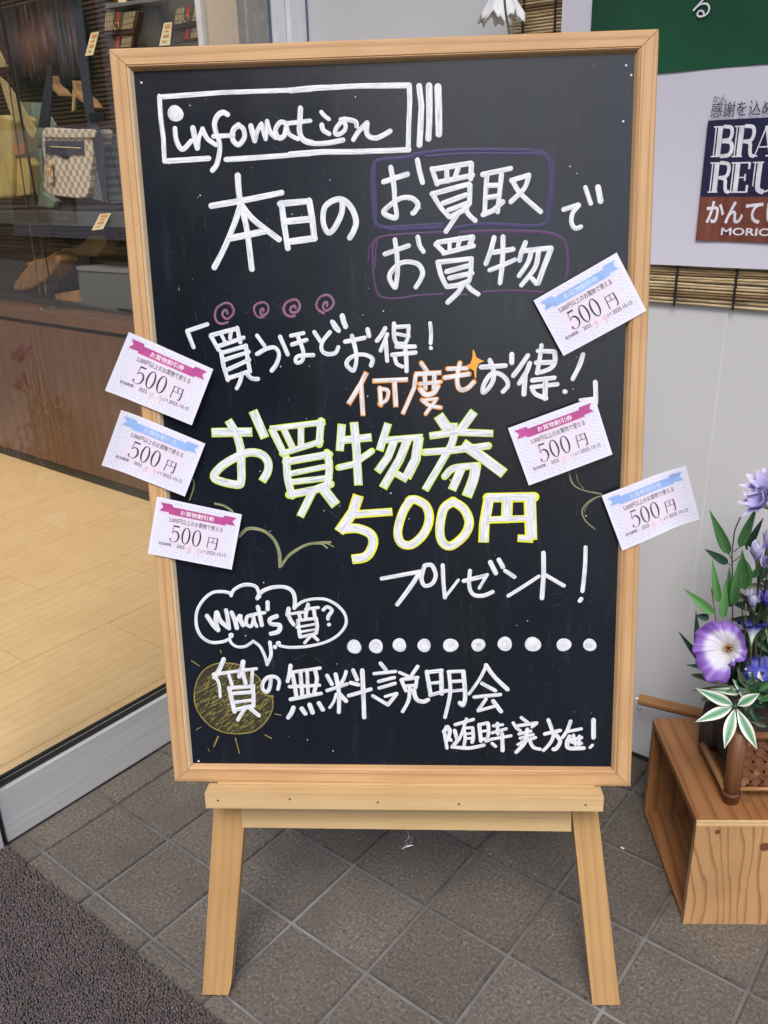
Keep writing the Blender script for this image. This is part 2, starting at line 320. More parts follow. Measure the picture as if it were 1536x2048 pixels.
# plants
def leafmat(name, a, b, streak=9):
    q = NT(name); v = q.coord('UV', rnd=True); mp = q.n('ShaderNodeMapping'); mp.inputs['Scale'].default_value = (1.2, streak, 1); q.l(v, mp.inputs[0]); f = q.noise(mp.outputs[0], 1, 3, .6)
    q.base(q.ramp(f, [(.3, a), (.7, b)])); q.rough(.42); q.p.inputs['Subsurface Weight'].default_value = 0; q.bump(f, .3, .0005); return q.m
leafmat('leaf_green', (.018, .085, .022), (.10, .27, .09)); leafmat('leaf_dark', (.008, .03, .016), (.02, .065, .035)); leafmat('leaf_bright', (.04, .16, .035), (.16, .38, .13)); leafmat('leaf_grey', (.05, .085, .045), (.12, .16, .09))
q = NT('leaf_variegated'); v = q.coord('UV', rnd=False); sp = q.n('ShaderNodeSeparateXYZ'); q.l(v, sp.inputs[0]); mp = q.n('ShaderNodeMapping'); mp.inputs['Scale'].default_value = (2, 30, 1); q.l(v, mp.inputs[0]); f = q.noise(mp.outputs[0], 1, 3, .6)
ad = q.n('ShaderNodeMath', operation='MULTIPLY_ADD'); q.l(f, ad.inputs[0]); ad.inputs[1].default_value = .25; q.l(absd(sp.outputs[1], .5, 2), ad.inputs[2])
q.base(q.ramp(ad.outputs[0], [(.12, (.04, .17, .085)), (.30, (.16, .36, .22)), (.62, (.22, .42, .28)), (.74, (.78, .78, .70))])); q.rough(.45)
def petalmat(name, stops, rough=.5):
    q = NT(name); v = q.coord('UV', rnd=False); sp = q.n('ShaderNodeSeparateXYZ'); q.l(v, sp.inputs[0]); mp = q.n('ShaderNodeMapping'); mp.inputs['Scale'].default_value = (40, 1.5, 1); q.l(v, mp.inputs[0]); f = q.noise(mp.outputs[0], 1, 3, .6)
    ad = q.n('ShaderNodeMath', operation='MULTIPLY_ADD'); q.l(f, ad.inputs[0]); ad.inputs[1].default_value = .22; q.l(sp.outputs[1], ad.inputs[2])
    q.base(q.ramp(ad.outputs[0], stops)); q.rough(rough); return q.m
petalmat('bloom_purple', [(.15, (.45, .42, .32)), (.28, (.56, .55, .60)), (.62, (.58, .57, .70)), (.80, (.24, .13, .50)), (1.0, (.17, .08, .36))])
petalmat('bloom_blue', [(.2, (.62, .72, .58)), (.45, (.40, .44, .75)), (.7, (.035, .035, .32)), (1.0, (.012, .01, .10))])
petalmat('bloom_deep', [(.1, (.25, .26, .6)), (.3, (.05, .05, .42)), (.7, (.03, .03, .28)), (1.0, (.012, .012, .12))])
petalmat('petal_lavender', [(.2, (.26, .22, .52)), (.6, (.44, .40, .72)), (1.0, (.62, .60, .80))])
petalmat('petal_violet', [(.2, (.10, .07, .40)), (.6, (.09, .07, .42)), (1.0, (.18, .16, .60))])
petalmat('petal_white', [(.1, (.62, .66, .55)), (.4, (.80, .80, .80)), (1.0, (.86, .86, .88))])
plain('stem_green', (.10, .13, .045), .5); plain('stem_dark', (.03, .035, .02), .5); plain('stem_brown', (.12, .09, .04), .5); plain('stamen', (.42, .20, .06), .6); plain('bud_green', (.38, .45, .25), .5); plain('berry_pale', (.42, .45, .50), .5)
plain('reed', (.42, .31, .16), .5, var=.2, scale=25); plain('reed_light', (.55, .43, .25), .5, var=.15, scale=25); plain('reed_dark', (.22, .14, .07), .5, var=.2, scale=25); plain('cord_black', (.008, .008, .012), .8)
q = NT('bark_fibre'); v = q.coord('Object', (1, 1, .06), rnd=False); f = q.noise(v, 600, 4, .7); q.base(q.ramp(f, [(.3, (.006, .003, .003)), (.7, (.05, .026, .02))])); q.rough(.8); q.bump(f, 1, .002)
for nm, c in (('cloth_wine', (.09, .02, .03)), ('cloth_plum', (.08, .055, .08)), ('cloth_rust', (.10, .045, .03)), ('cloth_slate', (.05, .055, .07)), ('cloth_dusty', (.13, .085, .09))): plain(nm, c, .8, var=.25, scale=14)

STROKES = """
B w - box
L- 50 -2665,12045 -1951,12072 -968,12075
L- 50 -2676,12053 -2676,11818 -2663,11620 -2667,11364
L- 54 -2667,11366 -2413,11374 -2153,11384
L- 54 -1956,11366 -1632,11377 -992,11405
B w - box
L- 56 -1193,12072 -900,12089 -376,12095 140,12086
L- 55 140,12086 144,11925 129,11656 121,11421
L- 57 -1220,11403 -863,11419 -391,11412 127,11418
L- 65 249,12072 273,11868 264,11706 248,11467
L- 69 359,12074 361,11865 360,11704 348,11530
L- 74 456,12061 462,11863 467,11576
B w - infomation
D- 177 -2505,11868
S- 53 -2522,11710 -2516,11594 -2476,11504 -2429,11497 -2345,11573
L- 60 -2316,11710 -2301,11610 -2278,11499
S- 48 -2271,11510 -2253,11609 -2206,11696
S- 53 -2206,11696 -2158,11595 -2066,11527
S- 55 -1911,11841 -1963,11864 -2024,11833 -2064,11758 -2058,11670 -2023,11559 -2026,11448 -2067,11315 -2119,11255
L- 50 -2085,11616 -1858,11621
S- 55 -1792,11729 -1855,11676 -1866,11577 -1804,11520 -1734,11595 -1741,11684 -1798,11729
S- 57 -1653,11714 -1637,11637 -1617,11559
S- 48 -1610,11570 -1582,11657 -1531,11733
S- 47 -1531,11733 -1511,11645 -1491,11573
S- 48 -1490,11589 -1480,11677 -1465,11758
S- 52 -1465,11753 -1440,11654 -1378,11586
S- 54 -1247,11731 -1317,11743 -1374,11663 -1342,11580 -1276,11605 -1248,11703
S- 47 -1248,11703 -1216,11615 -1124,11563
S- 56 -1082,11884 -1092,11775 -1103,11645 -1059,11556 -959,11520
L- 45 -1235,11730 -980,11751
B w - infomation
L- 35 -1207,11733 -970,11750
S- 52 -1083,11873 -1098,11743 -1098,11645 -1072,11556 -978,11515 -801,11511 -611,11539
S- 42 -850,11839 -816,11801 -764,11761
S- 52 -848,11703 -832,11648 -769,11609
S- 47 -594,11762 -678,11677 -698,11612 -657,11600 -591,11642 -583,11707 -629,11741
S- 52 -629,11752 -547,11750 -466,11726 -455,11682
S- 52 -337,11712 -433,11627 -494,11541
S- 54 -337,11706 -345,11625 -317,11569 -235,11551 -152,11581 -81,11618
B w - 本日の
S- 67 -1830,11190 -1820,10936 -1758,10614 -1720,10160
L- 63 -2157,10869 -1766,10923 -1334,10994
S- 65 -1811,10878 -1901,10663 -2026,10411 -2162,10186
S- 68 -1805,10867 -1668,10704 -1387,10485
L- 68 -1953,10509 -1725,10544 -1540,10581
L- 67 -1339,10879 -1319,10651 -1287,10385
L- 67 -1357,10874 -1038,10895
L- 67 -1019,10900 -990,10701 -974,10482
L- 68 -1293,10679 -990,10701
L- 68 -1278,10454 -968,10488
S- 62 -636,10886 -652,10750 -741,10592 -814,10548 -865,10664 -842,10823 -732,10899 -624,10897 -531,10804 -486,10667 -513,10565 -563,10485
B w - お買取
S- 54 -78,11236 -45,11029 -36,10850 -19,10736 -44,10691 -168,10751 -83,10839 36,10904 155,10901 226,10832 189,10754 165,10738
L- 55 -163,11083 110,11160
L- 54 223,11306 246,11190 280,11066
L- 54 387,11208 445,11046
L- 54 393,11203 826,11258
L- 54 832,11253 822,11092
L- 52 552,11204 557,11104
L- 52 686,11223 651,11124
L- 54 451,11062 845,11131
L- 54 386,10941 804,11037
L- 54 816,11026 811,10830 758,10775
S- 54 392,10941 486,10793 581,10689
L- 54 510,10837 769,10921
L- 54 575,10762 782,10831
L- 55 593,10689 782,10775
L- 54 688,10732 545,10531
S- 54 758,10787 806,10707 877,10643
L- 54 956,11134 1270,11192
L- 54 1003,11116 983,10736
L- 54 1169,11128 1130,10733
L- 54 1016,11016 1150,11018
L- 54 1005,10888 1134,10901
L- 54 965,10703 1077,10746 1188,10839
B w - お買取
L- 54 1282,11065 1473,11115
S- 54 1473,11104 1423,10973 1279,10837
S- 54 1293,11059 1389,10918 1616,10722
B w - で
L- 51 1873,10739 2035,10786
S- 51 2041,10780 1979,10703 1965,10602 2008,10534 2072,10549
L- 51 2110,10968 2174,10799
L- 60 2249,10970 2284,10819
B w - お買物
S- 53 -42,10451 -22,10297 -16,10131 -31,9980 -49,9917 -109,10015 -90,10098 15,10188 128,10203 232,10168 274,10083 248,10000 195,9921
L- 54 -161,10296 113,10382
S- 53 221,10474 242,10383 285,10316
L- 53 427,10392 526,10295
L- 53 449,10412 851,10465
L- 53 851,10453 817,10380
L- 48 586,10409 586,10318
L- 48 706,10456 680,10349
L- 53 517,10291 860,10366
L- 54 448,10192 836,10226
S- 54 452,10188 491,10037 551,9918
S- 53 836,10222 828,10073 811,9981 759,9948
L- 54 552,10086 802,10148
L- 54 586,10014 845,10064
L- 54 560,9918 690,9933 802,9973
S- 54 742,9940 682,9849 564,9741
S- 54 777,9948 838,9880 916,9828
B w - お買物
S- 53 1094,10452 1057,10309 1002,10165
L- 53 1196,10458 1194,10273 1188,10116 1168,9949
L- 53 1083,10288 1313,10320
L- 48 1046,10093 1187,10141 1336,10204
L- 53 1452,10391 1407,10285 1388,10195
L- 53 1441,10301 1738,10324
S- 53 1518,10283 1486,10176 1386,10024
S- 53 1603,10281 1564,10108 1414,9920
L- 61 1743,10320 1675,10139 1607,9941
L- 51 1537,9988 1585,9933
B v - box
S- 42 324,11381 100,11337 -171,11322 -266,11280 -292,11147 -290,10923 -271,10674 -195,10592 152,10596 498,10611
S- 38 183,11368 511,11398 861,11400 1483,11379
S- 28 323,11340 744,11359 1483,11340
S- 36 -254,10628 -88,10567 176,10567 510,10577
S- 33 640,10563 984,10601 1499,10567
S- 26 -260,11257 -259,11035 -253,10696
B v - box
S- 46 1404,11375 1601,11354 1695,11297 1738,11208 1746,11098 1730,10854 1710,10698 1666,10592 1490,10567 1065,10599 887,10592
S- 35 1405,11348 1602,11332 1684,11275 1710,11143 1711,10899 1687,10676
B p - box
S- 26 509,10522 217,10515 -41,10504 -214,10483 -284,10435 -303,10345 -302,10178 -292,10010 -251,9857 -173,9805 -33,9794 212,9823 508,9835
S- 22 -249,10459 -269,10327 -272,10144
S- 17 -306,10419 -346,10345 -353,10229
B p - box
S- 36 705,10513 961,10524 1301,10517 1641,10498 1811,10457 1897,10390 1926,10283 1939,10134 1922,9977
S- 29 984,9852 1312,9858 1656,9835
S- 23 707,9823 785,9822
B m - swirls
S- 27 -2038,9654 -2048,9696 -2086,9685 -2096,9631 -2048,9594 -1983,9635 -1961,9694 -2001,9767 -2075,9774 -2159,9722 -2189,9638 -2168,9565 -2114,9540 -2038,9557
S- 25 -1608,9676 -1606,9706 -1638,9695 -1640,9647 -1597,9634 -1552,9675 -1555,9747 -1615,9778 -1697,9750 -1719,9690 -1691,9624 -1642,9605 -1605,9610
S- 30 -1223,9706 -1234,9730 -1272,9719 -1286,9677 -1256,9653 -1199,9670 -1172,9729 -1195,9789 -1250,9802 -1331,9767 -1365,9696 -1343,9636 -1288,9611 -1239,9616
S- 27 -852,9723 -851,9765 -888,9754 -896,9700 -860,9670 -798,9705 -771,9769 -812,9835 -873,9848 -942,9814 -975,9743 -958,9683 -892,9640
B w - 買うほど
L- 48 -2287,9537 -2533,9462
L- 48 -2533,9462 -2470,9272
L- 48 -2253,9403 -2169,9237
L- 48 -2247,9409 -1929,9483
L- 47 -1929,9489 -1900,9319
L- 43 -2121,9407 -2088,9334
L- 43 -2007,9442 -2023,9369
L- 48 -2167,9280 -1860,9373
L- 48 -2134,9200 -1840,9275
L- 48 -1837,9281 -1823,9122 -1803,8974
L- 48 -2139,9212 -2118,9040 -2076,8878
L- 48 -2100,9119 -1806,9207
L- 48 -2069,9002 -1804,9115
L- 48 -2075,8897 -1824,8974
S- 48 -1909,8925 -1932,8851 -1974,8777
S- 48 -1844,8949 -1784,8893 -1709,8886
L- 47 -1696,9395 -1614,9278
S- 48 -1707,9181 -1591,9241 -1490,9252 -1444,9178 -1474,9068 -1540,8982
L- 47 -1422,9378 -1338,9170
L- 47 -1291,9388 -1141,9416
L- 47 -1283,9285 -1107,9337
S- 47 -1211,9381 -1165,9259 -1150,9186 -1165,9100 -1223,9070 -1247,9101 -1207,9150 -1032,9159
L- 47 -1010,9426 -940,9316
S- 47 -825,9423 -915,9316 -930,9219 -870,9169 -770,9180 -731,9246
L- 47 -784,9537 -719,9446
B w - 買うほどお得
S- 58 -674,9608 -659,9540 -637,9484
S- 46 -798,9543 -765,9474 -720,9434
L- 49 -648,9309 -415,9350
S- 49 -565,9375 -528,9221 -519,9107 -539,9004 -569,8970 -637,9040 -606,9108 -512,9153 -407,9151 -327,9104 -346,9025
S- 53 -378,9446 -362,9372
S- 48 -170,9459 -218,9376 -271,9314
S- 48 -148,9386 -185,9296 -227,9200
L- 49 -167,9318 -153,9079
S- 48 -66,9508 -66,9351 -35,9271
L- 48 -44,9469 106,9477
S- 48 106,9472 93,9337 46,9253
L- 39 -27,9389 110,9359
L- 39 -46,9282 46,9275
L- 49 -41,9243 178,9239
L- 49 -94,9147 184,9171
S- 51 63,9235 73,9099 77,8956
S- 46 -60,9112 -38,9043 26,9008
S- 43 358,9507 369,9389 363,9276
D- 48 366,9220
B w - お得
S- 53 1059,9068 1101,8965 1102,8839 1045,8736 982,8691 993,8783 1067,8897 1159,8913 1251,8849 1276,8768 1219,8699
L- 53 957,8990 1244,9003
S- 57 1316,9132 1317,9036
S- 52 1504,9118 1421,8995 1337,8882
S- 53 1529,9027 1491,8925 1408,8795
L- 62 1475,8880 1467,8668
S- 52 1661,9229 1642,9071 1617,8912
L- 52 1623,9167 1805,9159
S- 52 1817,9153 1820,9035 1776,8967 1686,8928 1617,8918
L- 53 1603,9032 1814,9035
L- 53 1562,8827 1819,8853
L- 53 1558,8747 1855,8778
L- 62 1716,8842 1716,8613
S- 53 1564,8718 1611,8660 1728,8613
S- 52 2146,9120 2106,8985 2036,8838
D- 60 1949,8688
S- 55 2300,8795 2310,8663 2315,8548
L- 34 2130,8590 2318,8611
B w o 何度も
Lb 47 -409,8941 -470,8821 -623,8584
Lb 45 -471,8809 -455,8441
Lb 42 -318,8848 85,8860
Lb 47 -67,8833 -53,8542
S- 42 -244,8754 -235,8573
S- 35 -238,8748 -150,8724 -164,8619 -241,8573
L- 44 260,9035 318,8948
Lb 46 178,8916 480,8929
Lb 39 184,8904 165,8755 28,8453
L- 35 235,8800 468,8820
L- 42 294,8903 299,8753
L- 42 404,8901 398,8752
S- 51 246,8730 304,8672 398,8694 444,8763
L- 30 269,8608 427,8624
S- 40 269,8602 350,8543 467,8519
L- 35 415,8601 303,8450
L- 42 572,8974 780,8977
L- 46 537,8871 803,8908
S- 44 705,9029 676,8875 688,8760 734,8724 804,8747 867,8809
B y - spark
P- 9 859,9197 876,9180 906,9100 992,9059 929,9032 906,8975 901,8860 884,8861 872,8952 774,9005 831,9033 854,9101
B w g お買物券
Lb 93 -2303,8248 -1827,8250
Sb 85 -2095,8386 -2008,8219 -1967,8027 -1972,7820 -1980,7663 -2029,7598 -2311,7679 -2225,7822 -2010,7950 -1853,8000 -1712,7973 -1639,7882 -1645,7765 -1715,7649
Lb 94 -1783,8496 -1663,8190
Lb 72 -1570,8279 -1430,7970
Lb 56 -1582,8285 -931,8355
L- 74 -968,8361 -996,8108
L- 56 -1442,7983 -989,8120
Lb 64 -1417,8264 -1312,8021
Lb 64 -1212,8288 -1221,8046
L- 72 -1408,7880 -892,7966
S- 77 -1407,7906 -1403,7672 -1360,7463
S- 77 -905,7966 -884,7811 -910,7604
L- 54 -1362,7731 -883,7824
L- 59 -1354,7626 -901,7675
L- 83 -1373,7469 -1073,7526 -891,7591
Lb 80 -1100,7500 -1260,7198
Lb 113 -982,7565 -821,7341
B w g お買物券
Lb 81 -715,8316 -746,8015
Lb 78 -743,8136 -366,8170
Lb 87 -564,8345 -542,8020 -529,7591
L- 61 -752,7801 -584,7838 -369,7988
Lb 78 -161,8326 -263,8018
Lb 63 -201,8131 248,8164
Lb 78 -81,8122 -159,7926 -283,7759
Lb 87 76,8136 -24,7894 -226,7558
Lb 99 211,8149 171,7893 64,7680
Lb 67 63,7649 -57,7719
Lb 113 458,8416 569,8251
Lb 91 872,8456 710,8234
Lb 69 353,8178 665,8220 1095,8201
Sb 74 636,8325 621,8115 486,7860 289,7524
L- 72 307,7982 621,8002 1038,8051
Lb 116 755,8069 994,7901 1235,7717
S- 69 531,7691 636,7782 906,7811
Lb 90 726,7766 622,7522
Sb 111 906,7795 877,7643 803,7444
B w y お買物券
Lb 105 -539,7441 -607,7238
Lb 73 -644,7210 -136,7245
Lb 105 -607,7238 -778,6996
Sb 95 -759,7024 -558,7032 -395,6957 -370,6825 -456,6674 -622,6636
S- 83 101,7382 9,7235 -57,6993 -14,6843 113,6823 260,6954 333,7140 298,7307 173,7391 101,7382
S- 86 621,7361 514,7269 468,7028 495,6860 604,6803 766,6934 829,7101 765,7268 639,7360
Lb 100 1068,7395 1017,7082 1010,6858
L- 93 1068,7413 1601,7419
Lb 117 1565,7428 1594,6893
L- 107 1291,7393 1285,7173
L- 61 1089,7137 1571,7153
Lb 65 1594,6893 1433,6903
B w - プレゼント
L- 51 -264,6381 217,6472
S- 55 217,6462 78,6247 -72,6041
S- 51 277,6553 364,6553 413,6431 373,6319 275,6288 236,6391 277,6553
S- 51 501,6553 510,6329 529,6134
L- 39 529,6134 695,6360
L- 51 764,6349 1045,6420
S- 50 841,6482 832,6288 882,6175 999,6155 1125,6206
L- 43 1055,6430 959,6257
L- 58 1092,6592 1161,6451
L- 58 1198,6622 1247,6532
L- 50 1277,6481 1394,6400
S- 46 1693,6409 1522,6288 1320,6155
S- 54 1744,6711 1751,6430 1739,6124
L- 50 1770,6430 2005,6287
S- 49 2257,6780 2257,6510 2238,6216
L- 50 2226,6114 2208,6087
B w - What's
S- 62 -2516,5882 -2442,5759 -2386,5697
S- 53 -2387,5689 -2408,5821 -2395,5928
S- 62 -2387,5928 -2349,5821 -2244,5720
S- 53 -2244,5720 -2251,5852 -2267,5959
S- 56 -2195,5929 -2157,5821 -2140,5721
S- 47 -2140,5721 -2142,5821 -2080,5883
S- 56 -2095,5883 -2083,5821 -2057,5759
S- 47 -1932,5898 -2000,5867 -2012,5775 -1954,5744 -1921,5821 -1917,5898
S- 44 -1918,5883 -1907,5806 -1881,5744
S- 53 -1853,6006 -1830,5883 -1813,5760
L- 44 -1902,5906 -1769,5929
S- 56 -1725,6067 -1730,5975
S- 56 -1617,5883 -1707,5837 -1688,5776 -1585,5760 -1604,5675 -1701,5644
L- 53 -1458,5983 -1477,5899
L- 38 -1476,5907 -1270,5937
S- 50 -1469,5899 -1436,5822 -1401,5768
S- 50 -1208,6037 -1242,5899 -1237,5853
L- 41 -1240,5976 -1078,5999
L- 44 -1329,5930 -1317,5853
L- 50 -1138,5976 -1127,5869
L- 38 -1348,5822 -1113,5853
L- 50 -1348,5822 -1327,5606
S- 50 -1113,5853 -1102,5746 -1119,5653
L- 32 -1366,5730 -1115,5777
L- 32 -1324,5668 -1110,5707
L- 41 -1327,5599 -1120,5646
L- 38 -1194,5607 -1271,5521
L- 44 -1164,5622 -1100,5561
S- 47 -1014,5968 -962,6006 -905,5961 -951,5884 -959,5846
D- 53 -949,5769
B w - cloud
S- 41 -2195,6188 -2297,6211 -2430,6196 -2554,6097 -2645,5943 -2664,5758 -2608,5603 -2486,5525 -2336,5533 -2245,5573
D- 71 -2220,5619
S- 44 -2190,6158 -2149,6234 -2043,6294 -1941,6302 -1855,6264 -1824,6143
S- 50 -1855,6120 -1799,6203 -1665,6264 -1505,6271 -1405,6219 -1373,6112 -1385,5991
S- 38 -1385,5991 -1280,6075 -1133,6113 -973,6105 -830,6022 -739,5900 -736,5762 -842,5623 -1006,5530 -1229,5475 -1451,5458 -1597,5481
D- 68 -1611,5512
D- 59 -1657,5462
S- 39 -2245,5573 -2219,5510 -2147,5464 -2042,5472 -1935,5542
S- 39 -1935,5542 -1850,5465 -1797,5340 -1772,5230
S- 45 -1772,5222 -1714,5356 -1721,5528
B w - 無料説明会
S- 59 -2336,5291 -2402,5148 -2473,5039
L- 46 -2484,5080 -2147,5129
S- 41 -2466,5052 -2420,4957 -2412,4765
S- 46 -2278,5067 -2247,4931
S- 59 -2082,5258 -2106,5163 -2144,5054
L- 41 -2108,5136 -1914,5164
L- 51 -2096,5109 -2066,4959
L- 46 -1967,5137 -1988,4960
L- 54 -2288,4889 -1965,4919
S- 57 -2288,4889 -2260,4710 -2236,4558
S- 54 -1978,4919 -1972,4781 -1979,4643
L- 49 -2241,4814 -1982,4836
L- 44 -2222,4690 -1974,4726
L- 55 -2215,4586 -1979,4643
L- 47 -2097,4601 -2197,4440
L- 52 -2032,4615 -1914,4505
S- 49 -1728,5043 -1746,4920 -1789,4838 -1845,4878 -1834,4974 -1766,5043 -1676,5050 -1621,4989 -1645,4880
S- 53 -1465,5207 -1483,5098 -1513,4990
L- 46 -1431,5119 -1085,5175
S- 51 -1444,5099 -1425,4949 -1406,4771
S- 51 -1341,5126 -1328,4799
S- 46 -1252,5127 -1251,4814
S- 51 -1150,5141 -1129,5019 -1173,4828
L- 46 -1490,4915 -1099,4937
L- 51 -1485,4737 -1084,4822
S- 57 -1451,4620 -1479,4550 -1527,4480
L- 59 -1342,4607 -1299,4538
L- 59 -1237,4663 -1202,4552
L- 59 -1114,4684 -1066,4595
B w - 無料説明会
L- 54 -994,5071 -938,4954
S- 47 -747,5127 -775,5036 -819,4964
S- 54 -883,5090 -848,4836 -856,4562
L- 48 -1000,4863 -743,4955
S- 37 -883,4818 -920,4708 -974,4625
L- 54 -840,4818 -758,4718
L- 54 -654,5145 -606,5019
L- 51 -692,4974 -591,4947
L- 57 -536,5146 -525,4491
L- 48 -722,4792 -432,4885
L- 47 -299,5246 -233,5156
L- 44 -385,5102 -107,5134
L- 44 -328,4994 -125,5049
L- 47 -321,4903 -118,4968
L- 44 -408,4794 -215,4668
L- 47 -215,4668 -95,4823
L- 37 -95,4832 -247,4786
L- 40 -57,5121 93,5050
L- 47 178,5203 93,5068
L- 50 -33,5014 24,4869
L- 47 -25,5023 177,5051
L- 47 169,5051 151,4915
L- 44 25,4933 159,4943
S- 47 75,4897 56,4733 -22,4577
S- 54 125,4879 158,4752 242,4716 309,4744
L- 53 295,5132 343,4808
L- 50 295,5123 487,5151
L- 53 478,5151 486,4827
L- 44 327,4971 478,4989
L- 47 335,4808 553,4873
S- 47 578,5134 595,4846 528,4499
L- 43 570,5133 770,5143
S- 57 762,5134 788,4811 763,4675 721,4702
L- 43 604,4999 762,5009
L- 44 604,4864 763,4883
S- 40 1052,5216 978,5046 838,4829
S- 56 1052,5225 1161,5065 1329,4896
L- 50 1004,4975 1172,4877
L- 47 905,4785 1239,4823
L- 43 1056,4758 957,4603
L- 44 957,4594 1166,4659
L- 53 1148,4732 1250,4587
B w - 随時実施
L- 55 515,4296 561,4363
S- 52 546,4362 592,4313 561,4179
L- 43 523,4262 553,4062
L- 40 576,4213 607,4171
L- 46 653,4314 683,4197
S- 46 645,4080 837,4065 1035,4109
L- 52 622,4080 691,4172
L- 43 660,4397 895,4473
S- 39 804,4480 759,4314 714,4189
S- 43 774,4331 790,4215 775,4098
L- 43 790,4348 881,4357
S- 46 888,4349 897,4216 882,4149
L- 37 805,4265 889,4282
L- 37 805,4198 889,4208
S- 49 971,4399 996,4167
L- 45 971,4399 1077,4425
S- 48 1085,4417 1094,4284 1065,4168
L- 36 987,4300 1078,4317
L- 43 988,4209 1095,4176
L- 39 1153,4384 1274,4402
L- 45 1206,4418 1215,4269
L- 42 1139,4285 1321,4344
L- 40 1125,4193 1383,4246
L- 52 1269,4269 1279,4036
L- 43 1141,4135 1187,4094
L- 45 1514,4503 1591,4438
S- 42 1410,4428 1456,4354 1502,4321
L- 45 1471,4387 1711,4430
S- 39 1711,4422 1652,4372
L- 42 1488,4271 1638,4314
L- 42 1504,4213 1670,4265
L- 42 1521,4155 1701,4224
S- 48 1593,4339 1566,4156 1455,4013
S- 45 1626,4190 1673,4090 1765,4058
L- 39 1476,4122 1536,4156
L- 48 1861,4473 1909,4341
L- 48 1820,4275 2015,4326
S- 45 1941,4292 1899,4159 1811,4042
S- 54 1956,4276 2019,4177 1977,4077 1939,4060
S- 45 2146,4459 2105,4327 2048,4227
L- 45 2106,4310 2284,4353
S- 54 2138,4244 2110,4145 2143,4078 2324,4080
L- 51 2109,4178 2288,4229
L- 42 2190,4261 2216,4129
L- 45 2265,4246 2262,4130
L- 45 2170,4162 2291,4146
L- 57 2437,4478 2446,4231
L- 39 2435,4123 2406,4089
B w - dots
D- 188 -632,5470
D- 187 -353,5477
D- 180 -52,5495
D- 176 263,5491
D- 189 600,5494
D- 175 952,5499
D- 187 1287,5514
B w - dots
D- 200 1640,5510
D- 179 2029,5506
D- 167 2353,5504
B h - sprout
S- 42 -2047,6935 -1938,7029 -1802,7028 -1682,6971 -1588,6857 -1545,6705 -1546,6539
S- 32 -1527,6552 -1422,6692 -1270,6793 -1121,6843 -900,6855
S- 22 -1500,6603 -1372,6717 -1196,6818 -1023,6836 -939,6779
S- 12 -1022,6855 -937,6836 -859,6798
S- 27 -2326,7356 -2204,7324 -2110,7255
B h - sprout
B h - sprout
B k - coin
S- 18 -1740,4769 -1803,4796 -1864,4878 -1871,5001 -1968,5109 -2117,5204 -2269,5237 -2436,5229 -2595,5147 -2695,5010 -2752,4817 -2746,4624 -2665,4457 -2530,4318 -2351,4250 -2168,4244 -1984,4281 -1835,4408 -1750,4548 -1720,4659 -1727,4769
S- 15 -1715,4762 -1720,4783 -1804,4789 -1860,4823
L- 13 -2761,5269 -2657,5194
L- 13 -2761,4295 -2693,4331
L- 21 -2472,4199 -2539,4057
L- 18 -2244,4173 -2203,3961
L- 16 -1843,4226 -1761,4178
L- 13 -1700,4528 -1616,4510
L- 15 -2374,5412 -2363,5378
L- 11 -2620,4021 -2603,3978
B h - sprout
S- 17 2026,7717 2078,7575 2195,7500 2425,7449
S- 8 2103,7747 2137,7611 2206,7518
S- 17 2414,7424 2301,7375 2226,7301 2198,7220 2251,7107 2363,7012
S- 8 2222,7220 2267,7326 2361,7400
S- 16 -2589,7670 -2573,7626 -2591,7531 -2644,7404
L- 8 -2604,9960 -2594,9932
"""
VOUCH = {'m1': [(-318.9, 946.3), (-222.0, 901.5), (-252.4, 834.9), (-353.7, 878.1)], 'b1': [(-335.0, 855.1), (-237.3, 812.4), (-267.0, 747.1), (-365.1, 787.9)], 'm2': [(-301.8, 747.1), (-197.2, 724.0), (-213.9, 653.1), (-319.1, 674.3)], 'b2': [(154.5, 974.3), (246.9, 1025.4), (283.2, 960.6), (190.5, 911.0)], 'm3': [(127.6, 827.4), (227.9, 863.6), (251.6, 794.8), (153.7, 757.8)], 'b3': [(240.8, 744.7), (334.2, 782.6), (354.4, 718.1), (268.4, 675.9)]}
# ---------------------------------------------------------------- ground, pavement tiles
S = .153
GX, WY = -.53, .565                     # glass front plane x, wall plane y
b = MB(); b.add([(-300, -300, -.012), (300, -300, -.012), (300, 300, -.012), (-300, 300, -.012)], [(0, 1, 2, 3)]); g = b.build('ground', MAT['asphalt']); g['kind'] = 'structure'
b = MB(); b.box((.6, -.30, -.008), (2.3, 1.75, .007)); pav = b.build('pavement', MAT['grout']); pav['kind'] = 'structure'
JO = .0033
def tile_mesh(x0, x1, y0, y1):
    b = MB(); b.box(((x0+x1)/2, (y0+y1)/2, -.006), (x1-x0, y1-y0, .012)); me = b.mesh('tile', MAT['floor_tile'])
    bm = bmesh.new(); bm.from_mesh(me); bmesh.ops.bevel(bm, geom=[e for e in bm.edges if all(v.co.z > -.001 for v in e.verts)], offset=.0016, segments=2, affect='EDGES'); bm.to_mesh(me); bm.free(); return me
full = tile_mesh(-S/2+JO, S/2-JO, -S/2+JO, S/2-JO)
random.seed(3)
for i in range(-4, 11):
    for j in range(-8, 4):
        x0, x1, y0, y1 = i*S+JO, (i+1)*S-JO, j*S+JO, (j+1)*S-JO
        if x0 < GX+.004: x0 = GX+.004
        if y1 > WY-.006: y1 = WY-.006
        if x1-x0 < .01 or y1-y0 < .01: continue
        if x1-x0 > S-2.5*JO and y1-y0 > S-2.5*JO: me = full; cx, cy = (i+.5)*S, (j+.5)*S
        else: cx, cy = (x0+x1)/2, (y0+y1)/2; me = tile_mesh(x0-cx, x1-cx, y0-cy, y1-cy)
        o = bpy.data.objects.new('tile', me); link(o, pav); o.location = (cx, cy, random.uniform(-.0006, .0006))

